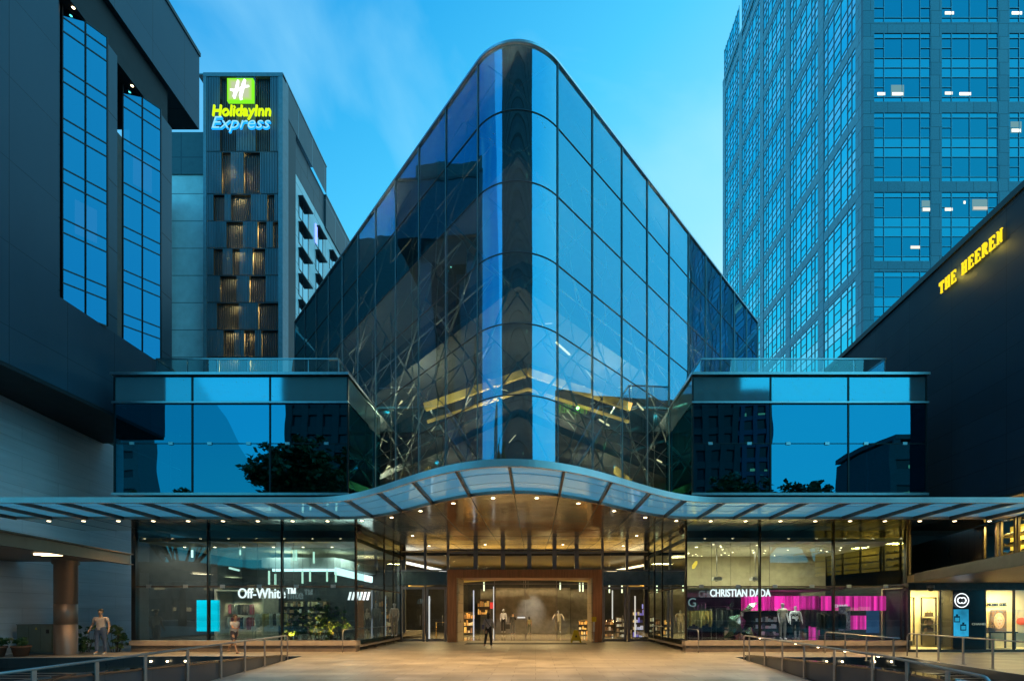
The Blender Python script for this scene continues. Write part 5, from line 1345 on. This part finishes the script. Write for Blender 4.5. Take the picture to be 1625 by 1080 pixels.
manq('mannequin in a pale fur poncho, right side of the hall feature wall',886,37.2,1.72,(.62,.52,.38),(.45,.38,.28),z=.1,sleeve='long',bulk=1.5,arms=((20,30,40),(15,28,30)))
manq('tall bare-torso mannequin in pale trousers in front of the magenta curtain',1242,21.9,1.66,(.40,.34,.27),(.30,.28,.26),sleeve='short')
manq('mannequin in a white lettered jacket in front of the magenta curtain',1262,21.75,1.52,(.82,.82,.85),(.025,.025,.035),sleeve='long',bulk=1.25,arms=((5,16,10),(5,16,10)))
tag(text('jacket_lettering','DADA',M['black'],.34,.11,.012,.03,loc=(X(1256,21.5),21.56,1.50)),'black block letters across the white jacket of the right mannequin','lettering')
manq('pale mannequin between racks inside the glass door, left of the entrance',626,24.8,1.7,(.55,.5,.42),(.35,.3,.25),sleeve='long')

# ================================================================== LEFT SHOP INTERIOR
def at3(px,py,d): return (X(px,d),d,Z(py,d))
second = part(MB().face([(loL+2.7,22.0,.5),(hiL-.1,22.0,.5),(hiL-.1,22.0,4.6),(loL+2.7,22.0,4.6)]),'inner_glass',M['g_shop'],sfL)
cw_ = pmat('pale_beam',(.50,.55,.55),.5)
t = MB(); t.box(X(415,24.2),X(531,24.2),24.2,24.9,Z(900,24.2),Z(884,24.2)); t.bar((X(531,24.2),24.4,Z(892,24.2)),(X(590,28),28,Z(905,28)),.5,.45); part(t,'cove_beam',cw_,sfL)
t = MB(); t.box(X(432,24.1),X(531,24.1),24.1,24.19,Z(906,24.1),Z(901.5,24.1)); t.bar((X(531,24.1),24.2,Z(905,24.1)),(X(590,27.8),27.8,Z(919,27.8)),.1,.35); part(t,'cove_light',emat('cool_cove',(.75,.95,1),2.6),sfL)
for a_,b_,y,d in ((215,257,903,26),(258,312,905,26.3),(306,322,903,26),(364,380,902,26.5),(288,322,914,25.5)):
    part(MB().bar(at3(a_,y-1.5,d),at3(b_,y+2.5,d+.6),.08,.10),'tube_light',emat('cool_tube',(.70,.92,.90),1.6),sfL)
for i,(px,y0,y1) in enumerate(((305,872,884),(381,872,880),(470,872,889),(466,872,889),(498,875,893),(427,905,927),(437,910,927),(480,905,925),(492,905,922),(519,905,922),(533,907,923))):
    d = 23.2+.2*(i%4); o = thing('pendant_lamp','slim glowing glass tube hanging over the left shop','pendant lamp',(X(px,d),d,Z(y1,d)),group='glass tube pendants in the left shop')
    MB().tube([(0,0,0),(.0,0,Z(y0,d)-Z(y1,d))],.045,8).build('tube',emat('pendant_glow',(.75,1,.85),1.5),o); MB().tube([(0,0,Z(y0,d)-Z(y1,d)),(0,0,4.7-Z(y1,d))],.006,4).build('cord',M['black'],o)
for px in (293,341,387,434,481,527):
    part(MB().lathe([(0,0),(.06,0)],(X(px,22.6),22.6,4.715),10),'downlight',M['warm_lamp'],sfL)
for x in (-15.5,-12.5,-9.5): lamp('AREA',(x,24.5,4.6),95,(.95,.95,.85),1.5,(x,24.5,0))
for px,pw in ((410,30),(560,45)): lamp('AREA',(X(px,26.5),26.5,4.3),pw,(.9,.95,1),1.0,(X(px,26.5),27.5,0))
# cyan screen
tag(MB().box(X(312,22.4),X(346.5,22.4),22.4,22.5,Z(1001,22.4),Z(951.5,22.4)).build('screen',emat('cyan_screen',(.0,.62,.85),1.1,.25,(.5,1,2.2))),'tall glowing cyan screen in the left shop window','screen')
# bright fitting room with clothes
br_ = thing('display_room','brightly lit cream display niche full of clothes in the left shop','display',(X(385,26),26,.45))
P = lambda mb,n,m,par=br_: part(mb,n,m,par)
ra, rb_ = X(343,25.6), X(415,25.6); crm = pmat('warm_cream',(.62,.52,.40),.6)
P(MB().box(ra,rb_,27.0,27.1,.45,Z(936,27)).box(ra-.1,ra,25.6,27.1,.45,Z(936,27)).box(rb_,rb_+.1,25.6,27.1,.45,Z(936,27)).box(ra,rb_,25.6,27,2.78,2.86),'back_panel',crm)
for i in range(3): lamp('SPOT',(ra+.4+i*.9,26.2,2.75),170,(1,.82,.6),.04,(ra+.4+i*.9,26.95,1.2),70,.8)
def rack(label, x, y, z, w, n, cols, seed, hh=.85, rail=1.45, group=None, rotz=0, name='clothes_rack'):
    rnd = random.Random(seed); t = thing(name,label,'clothes rack',(x,y,z),rotz)
    MB().tube([(-w/2,0,0),(-w/2,0,rail),(w/2,0,rail),(w/2,0,0)],.015,6).build('rail',M['steel'],t)
    for i in range(n):
        xx = -w/2+.08+(w-.16)*i/(n-1); c = rnd.choice(cols); l = hh*rnd.uniform(.75,1.1); m_ = MB()
        m_.face([(xx,-.18,rail-.08),(xx+.02,0,rail-.03),(xx,.18,rail-.08),(xx-.01,.20,rail-.08-l*.5),(xx,.17,rail-.08-l),(xx+.015,-.17,rail-.08-l),(xx+.01,-.20,rail-.08-l*.5)])
        m_.face([(xx+.05,-.18,rail-.08),(xx+.03,0,rail-.03),(xx+.05,.18,rail-.08),(xx+.06,.20,rail-.08-l*.5),(xx+.055,.17,rail-.08-l),(xx+.05,-.17,rail-.08-l),(xx+.06,-.20,rail-.08-l*.5)][::-1])
        m_.face([(xx,-.18,rail-.08),(xx+.01,-.20,rail-.08-l*.5),(xx+.015,-.17,rail-.08-l),(xx+.05,-.17,rail-.08-l),(xx+.06,-.20,rail-.08-l*.5),(xx+.05,-.18,rail-.08)])
        g_ = m_.build('garment',pmat('garment',c,.85,var=.25,scale=9),t)
    return t
rack('low clothes rack with red and white garments in the cream display niche',X(372,26.3),26.3,.45,2.0,12,[(.5,.08,.08),(.7,.65,.6),(.05,.05,.05),(.35,.3,.25)],1,.6,1.0)
rack('upper clothes rack in the cream display niche',X(372,26.7),26.72,1.25,2.0,12,[(.45,.1,.15),(.7,.65,.6),(.12,.10,.09)],2,.5,.9)
rack('clothes rack with mixed garments right of the cream display niche',X(430,25.2),25.2,.45,1.6,9,[(.7,.68,.6),(.1,.08,.05),(.5,.4,.15)],3,.7,1.2)
# shop name, stripes
tag(text('shop_name_sign','Off-White\u2122',M['white_neon'],X(469,21.2)-X(378,21.2),Z(932,21.2)-Z(948.5,21.2),.05,.006,loc=(X(378,21.2),21.2,Z(948.5,21.2))),'glowing white shop name letters hanging in the left shop window','sign')
for px0,px1,py,l in ((380,466,933,'left'),(1129,1221,935,'right')):
    hr = thing('sign_rods','thin rods holding the glowing shop name in the %s shop window' % l,'hanger',(X(px0,21.26),21.26,Z(py,21.26)))
    for i in range(4):
        x = (X(px1,21.26)-X(px0,21.26))*i/3; MB().tube([(x,0,-.12),(x,0,4.72-hr.location.z)],.006,5).build('rod',M['steel_dark'],hr)
st = thing('stripe_sign','glowing white diagonal stripes behind the corner of the left shop window','sign',(X(568,21.4),21.4,2.4))
for i in range(6):
    x = -.46+i*.165; MB().face([(x,0,-.18),(x+.10,0,-.18),(x+.19,0,.18),(x+.09,0,.18)]).build('stripe',M['white_neon'],st)
# planting with uplights
for i,(px,w_,h_) in enumerate(((468,1.0,1.5),(505,1.5,2.1),(533,1.3,1.9))):
    bush('leafy indoor shrub with a yellow uplight behind the left shop glass, %s' % ('beside the centre mullion','largest of the three','nearest the corner')[i],(X(px,21.45),21.45,.46),w_,.6,h_,1300,.14,30+i,group='uplit shrubs in the left shop')
for px in (462,504,529,552): lamp('SPOT',(X(px,21.1),21.12,.55),150,(1,.60,.08),.04,(X(px,21.6),21.6,2),90,.9)
for px in (462,504,552):
    tag(MB().lathe([(0,0),(.06,0),(.07,.08),(.05,.09)],n=12,m=0).lathe([(0,.085),(.045,.085)],n=12,m=1).build('uplight',[M['steel_dark'],emat('uplight_glow',(1,.8,.2),6)],None,(X(px,21.0),21.0,.46)),'small round uplight on the floor among the indoor shrubs','floor lamp','floor uplights')

# ================================================================== RIGHT SHOP INTERIOR
part(MB().face([(loR+.1,21.95,.5),(hiR-.4,21.95,.5),(hiR-.4,21.95,2.7),(loR+.1,21.95,2.7)]),'inner_glass',M['g_shop'],sfR)
part(MB().box(loR,hiR,26.5,26.6,2.5,4.72).box(loR+.2,hiR-1.5,22.6,26.5,2.72,2.82),'bulkhead',pmat('olive_cream',(.45,.41,.28),.6),sfR)
rnd = random.Random(8); dsk = None
for i in range(34):
    x = rnd.uniform(loR+.3,hiR-.5); y = rnd.uniform(21.4,26.2)
    if dsk is None: o = part(MB().lathe([(0,0),(.045,0)],(x,y,4.71),8),'downlight',M['warm_lamp'],sfR); dsk = o; x00,y00 = x,y
    else: o = dsk.copy(); C.objects.link(o); o.parent = sfR; o.location = dsk.location+Vector((x-x00,y-y00,0))
for x in (7.5,10.5,13.5): lamp('AREA',(x,23.8,4.6),130,(1,.88,.60),1.6,(x,23.8,0))
t = MB(); t.bar((loR+.4,21.0,3.65),(loR+2.2,26,4.35),.10,.16); part(t,'gold_cove',emat('gold_cove',(1,.66,.08),1.2),sfR)
# curtains
def curtain(label,a_,b_,ya,yb,d,seed):
    rnd = random.Random(seed); m_ = MB(); n = int((X(b_,d)-X(a_,d))/.05); pts = []
    for i in range(n+1): pts.append((X(a_,d)+(X(b_,d)-X(a_,d))*i/n, d+.05*math.sin(i*1.7)+rnd.uniform(-.02,.02)))
    for i in range(n): m_.face([(*pts[i],Z(yb,d)),(*pts[i+1],Z(yb,d)),(*pts[i+1],Z(ya,d)),(*pts[i],Z(ya,d))],0,True)
    return tag(m_.build('curtain',M['magenta']),label,'curtain',None)
M['magenta'] = pmat('glowing_magenta_drape',(.80,.03,.42),.5,var=.5,scale=1,streak=(5,1,.05),emit=(1,.05,.50),es=.50)  # pink light on the cloth is put in as streaky emission
curtain('upper magenta curtain, left length above the two mannequins',1176,1301,945,968,24.4,1)
curtain('upper magenta curtain, right length beside the blue poster',1303,1405,945,968,21.86,2)
curtain('lower magenta curtain seen between the racks, right of the mannequins',1345,1378,976,998,21.88,3)
curtain('lower magenta curtain hanging right behind the white jacket',1283,1300,976,1012,24.4,4)
curtain('narrow lower magenta curtain left of the silver face poster',1303,1330,977,984,21.88,5)
for x in (10.0,12.2): lamp('AREA',(x,23.2,2.6),40,(1,.15,.55),.8,(x,24.4,1.5))
tag(text('shop_name_sign','CHRISTIAN DADA',M['white_neon'],X(1223,21.2)-X(1127,21.2),Z(934,21.2)-Z(946,21.2),.05,.012,loc=(X(1127,21.2),21.2,Z(946,21.2))),'glowing white shop name capitals hanging in the right shop window','sign')
tag(text('round_letter_sign','G',emat('dim_white',(.6,.7,.75),.5),.36,.40,.03,.0,loc=(X(1092,22.2),22.2,Z(962,22.2))),'dim round letter behind the corner glass of the right shop','sign')
tag(text('wall_lettering','CHANEL',emat('dim_white2',(.8,.75,.8),.9),X(1347,21.75)-X(1325,21.75),.13,.02,.01,loc=(X(1325,21.75),21.78,Z(963,21.75))),'small white lettering over the upper magenta curtain','sign')
rack('rack of golden coats at the left end of the right shop',X(1108,22.9),22.9,.45,1.25,8,[(.65,.45,.12),(.75,.55,.2),(.55,.4,.15)],11,.75,1.35)
rack('rack of white garments behind the golden coats',X(1102,24.4),24.4,1.2,1.1,6,[(.75,.75,.72)],12,.6,.95)
rack('rack of dark coats with pale linings left of the silver sculpture',X(1135,23.6),23.6,.45,1.3,9,[(.03,.04,.05),(.6,.65,.6),(.05,.05,.05)],13,.85,1.5)
rack('rack of dark clothes at the right end of the right shop',X(1318,21.5),21.5,.45,1.2,10,[(.03,.03,.035),(.2,.18,.17),(.5,.45,.42)],14,.7,1.2)
for px in (1236,1262): lamp('SPOT',(X(px,21.2),21.15,4.3),420,(1,.92,.85),.04,(X(px,21.8),21.85,1.2),40,.7)
for px,pw in ((1108,26),(1140,14),(1200,18),(1325,14)): lamp('SPOT',(X(px,22.1),22.1,2.7),pw*6,(1,.85,.6),.04,(X(px,23),23,1),70,.8)
# angular silver sculpture
sc_ = thing('angular_sculpture','jagged silver geometric sculpture in the right shop window','sculpture',(X(1185,21.9),22.1,.45))
slv = pmat('mirror_steel',(.62,.66,.64),.12,1)
def gem(pts2,d0,d1,nm):
    m_ = MB(); P3 = [(X(a_,22.1)-sc_.location.x,(d0 if i%2 else d1),Z(b_,22.1)-.45) for i,(a_,b_) in enumerate(pts2)]
    c = (sum(p[0] for p in P3)/len(P3),-.35,sum(p[2] for p in P3)/len(P3)); c2 = (c[0]+.1,.25,c[2])
    for i in range(len(P3)): m_.face([c,P3[i],P3[(i+1)%len(P3)]]); m_.face([c2,P3[(i+1)%len(P3)],P3[i]])
    m_.build(nm,slv,sc_)
gem([(1178,972),(1187,958),(1205,954),(1190,968)],-.1,.1,'shard'); gem([(1158,978),(1172,974),(1186,985),(1176,1002),(1160,1012)],-.15,.15,'shard')
gem([(1176,1002),(1190,994),(1208,1012),(1186,1014)],-.1,.12,'shard'); gem([(1148,1012),(1160,996),(1170,1013)],-.1,.1,'shard')
for px in (1137.5,1198.5):
    o = thing('projector','white ceiling projector, %s of the two above the right shop' % ('left' if px<1150 else 'right'),'projector',(X(px,23),23,3.2))
    MB().box(-.20,.20,-.18,.18,-.02,.13).box(-.14,.14,-.14,.14,.13,.15).build('body',pmat('projector_white',(.6,.6,.58),.5),o); MB().lathe([(.05,0),(.06,-.08),(.04,-.1),(0,-.1)],n=12).build('lens',M['black'],o).rotation_euler=(R(90),0,0)
    MB().tube([(0,0,.13),(0,0,1.5)],.02,6).build('mount',M['steel'],o)
# posters
fp = thing('silver_face_poster','tall grey portrait poster between the magenta curtains','poster',(X(1340,21.7),21.7,1.35))
MB().box(-.26,.26,-.02,.02,-.50,.60).build('panel',poster_mat('silver_poster',[(.04,.03,.05),(.25,.2,.28),(.55,.5,.55)],4,.2),fp)
MB().ball((0.02,-.025,.1),.15,.01,.28,14).build('face',poster_mat('silver_face',[(.2,.18,.22),(.6,.55,.6)],6,.25),fp)
pf = thing('perfume_wall_poster','small blue perfume poster at the right end of the right shop','poster',(X(1385,21.7),21.7,1.3))
MB().box(-.28,.28,-.02,.02,-.55,.45).build('panel',emat('blue_poster',(.03,.07,.16),.8,.3),pf); MB().box(-.10,.10,-.03,-.021,-.3,.0).box(-.035,.035,-.03,-.021,.005,.09).build('bottle',emat('bottle_blue',(.02,.05,.12),1),pf)
for i,(px,l) in enumerate(((1215,'left'),(1320,'right'))):
    t = thing('low_bench','low dark bench with shoes, %s one behind the right shop glass'%l,'bench',(X(px,21.5),21.5,.45))
    MB().box(-.6,.6,-.15,.15,.16,.20).build('seat',M['black'],t)
    for a_ in (-.5,.5): MB().box(a_-.02,a_+.02,-.12,.12,0,.16).build('leg',M['steel_dark'],t)

# ================================================================== HALL DETAILS AND STOCK
for px,ya,yb,d,c in ((783.5,930,1016,30.5,(1,.95,.9)),(751.5,936,1012,33,(.9,.88,1)),(681,945,1013,29,(1,1,1)),(972,936,1012,33,(1,.95,.85)),(1008,945,1010,30,(1,.9,.8)),(1020,958,1008,32,(.5,.45,1))):
    x = X(px,d); part(MB().box(x-.035,x+.035,d,d+.08,Z(yb,d),Z(ya,d)),'light_column',emat('light_column',c,.75))
def shelf_unit(label,pa,pb_,d,ya,yb,cols,es,seed,rows=4):
    rnd = random.Random(seed); t = thing('display_shelf',label,'display shelf',(X((pa+pb_)/2,d),d,0)); w = X(pb_,d)-X(pa,d); z1,z0 = Z(ya,d),max(.05,Z(yb,d))
    MB().box(-w/2,w/2,.25,.3,z0,z1).build('back',pmat('shelf_back',(.10,.07,.04),.5),t)
    for r_ in range(rows):
        z = z0+(z1-z0)*r_/rows; MB().box(-w/2,w/2,0,.25,z,z+.03).build('shelf',M['steel_dark'],t)
        m_ = MB(); x = -w/2+.06
        while x < w/2-.1:
            ww = rnd.uniform(.05,.16); hh_ = rnd.uniform(.3,.8)*(z1-z0)/rows; m_.box(x,x+ww,.05,.2,z+.03,z+.03+hh_,rnd.randrange(len(cols))); x += ww+rnd.uniform(.02,.08)
        m_.build('glowing_goods',[pmat('glowing_goods',c,.4,emit=c,es=es) for c in cols],t)['kind']='stuff'  # each item glows by itself in place of shelf lighting
gcol = [(.8,.5,.15),(.7,.55,.35),(.25,.12,.05),(.6,.3,.08)]
shelf_unit('tall gold-lit display shelf behind the left part of the portal glass',757,777,36,950,975,gcol,.35,1,2)
shelf_unit('gold-lit display shelf at the far left inside the portal',735,752,35,970,1004,gcol,.4,2,3)
shelf_unit('gold-lit display shelf inside the right part of the portal',918,934,34.5,983,1010,gcol,.4,3,3)
shelf_unit('lit display shelf behind the right side doors',960,975,32,982,1012,gcol,.45,4,3)
shelf_unit('blue and white lit display shelf behind the outer right door',1004,1024,31,965,1012,[(.35,.3,.9),(.8,.8,1),(.1,.08,.2),(.75,.6,.35)],.4,5,4)
shelf_unit('lit display shelf behind the inner right door',978,992,31,978,1012,[(.8,.75,.6),(.3,.2,.1),(.6,.5,.3)],.4,6,4)
warm_ = [(.7,.55,.3),(.35,.2,.1),(.6,.6,.5),(.12,.1,.08)]; cool_ = [(.5,.6,.6),(.1,.12,.14),(.35,.3,.4),(.6,.55,.5)]
shelf_unit('low stocked shelf at the left end of the left shop',222,262,26.5,960,1008,cool_,.10,21,4)
shelf_unit('stocked shelf between the left end and the cyan screen in the left shop',270,306,26.5,965,1008,cool_,.14,22,4)
shelf_unit('tall stocked shelf behind the shrubs, left part, in the left shop',445,480,27.2,952,1004,warm_,.22,23,5)
shelf_unit('tall stocked shelf behind the shrubs, right part, in the left shop',486,520,27.2,952,1004,warm_,.16,24,5)
shelf_unit('stocked shelf behind the silver sculpture in the right shop',1150,1182,25.8,968,1008,warm_,.22,25,4)
shelf_unit('stocked shelf behind the tall mannequin in the right shop',1200,1236,25.8,976,1008,cool_,.2,26,3)
shelf_unit('stocked shelf right of the lower magenta curtain in the right shop',1262,1282,25.8,976,1008,warm_,.2,27,3)
for px,y_,l in ((1155,22.9,'dark'),(1290,22.4,'pale')):
    rack('short rack of %s clothes %s' % (l,'behind the silver shards' if px<1200 else 'right of the white jacket mannequin'),X(px,y_),y_,.45,1.1,9,[(.05,.05,.06),(.3,.28,.26)] if l=='dark' else [(.6,.55,.5),(.4,.3,.35)],px,.8,1.4)
tag(MB().box(X(777,36.5),X(784,36.5),36.5,36.55,Z(965,36.5),Z(955,36.5)).build('red_sign',emat('red_sign',(.9,.06,.04),1.0)),'small red glowing panel behind the left portal glass','sign')
for px,y0,y1 in ((768,923,937),(889,924,935),(920,924,938),(925,924,938),(967,926,940),(987,925,940)):
    d = 32; o = thing('pendant_lamp','slim glowing tube hanging in the entrance hall','pendant lamp',(X(px,d),d,Z(y1,d)),group='tube pendants in the hall')
    MB().tube([(0,0,0),(0,0,Z(y0,d)-Z(y1,d))],.045,8).build('tube',emat('pendant_glow_b',(.95,1,.6),1.8),o); MB().tube([(0,0,Z(y0,d)-Z(y1,d)),(0,0,5.1-Z(y1,d))],.006,4).build('cord',M['black'],o)
tag(MB().box(X(829,36),X(840,36),36,36.3,Z(951,36),Z(944,36)).tube([(X(831,36),36.1,Z(944,36)),(X(831,36),36.1,5.1)],.012,5).tube([(X(838,36),36.1,Z(944,36)),(X(838,36),36.1,5.1)],.012,5).build('hanging_sign',pmat('grey_sign',(.35,.35,.33),.5)),'small grey box sign hanging on two rods in the middle of the hall','sign')
tag(MB().box(X(821,37.9),X(834,37.9),37.9,37.96,Z(980,37.9),Z(978,37.9)).build('name_plate',emat('plate_white',(1,.95,.85),.8)),'thin white name plate on the grey feature wall','sign')
tag(MB().tube([(X(692,30),30,0),(X(692,30),30,1.05),(X(708,30),30,1.05),(X(708,30),30,0)],.03,8).build('barrier_rail',M['gold']),'golden hoop rail inside the left side door','rail')
# wet floor sign
for x in (-5.2,4.0): lamp('AREA',(x,29.2,5.0),120,(1,.72,.34),1.5,(x,29.2,0))
wf_ = thing('wet_floor_sign','yellow folding wet-floor sign at the right side of the portal','floor sign',(X(914,26.8),26.8,0))
yl = pmat('yellow_plastic',(.72,.52,.01),.4,var=.05)
for sg in (-1,1):
    m_ = MB(); a=.30; 
    pts=[(-.30,sg*.20,0),(-.22,sg*.20,0),(-.19,sg*.16,.12),(.19,sg*.16,.12),(.22,sg*.20,0),(.30,sg*.20,0),(.12,sg*.02,.66),(-.12,sg*.02,.66)]
    m_.face(pts if sg<0 else pts[::-1]); m_.face([(x,y-sg*.015,z) for x,y,z in (pts[::-1] if sg<0 else pts)]); m_.build('panel',yl,wf_)
MB().tube([(-.12,0,.67),(.12,0,.67)],.02,8).build('handle',yl,wf_)
MB().face([(-.06,-.125,.30),(.06,-.125,.30),(0,-.085,.45)]).build('symbol',M['black'],wf_)
# hand sanitiser stand / intercom on the portal
hsn = thing('notice_stand','white notice post with a yellow card at the right jamb of the portal','notice stand',(X(942.5,26.7),26.7,0))
MB().lathe([(.0,0),(.17,0),(.17,.02),(.03,.03),(.03,.62)],n=18).build('post',M['steel'],hsn)
MB().box(-.05,.05,-.03,.03,.60,1.15).build('dispenser',pmat('white_plastic',(.6,.6,.6),.4),hsn)
MB().box(-.13,.13,-.045,-.035,1.15,1.42).build('card',yl,hsn)
# standing A-frame chrome mats
struct(MB().box(X(740,26),X(930,26),25.3,26.4,.004,.012).build('entrance_mat',pmat('dark_mat',(.05,.045,.04),.95)),None)
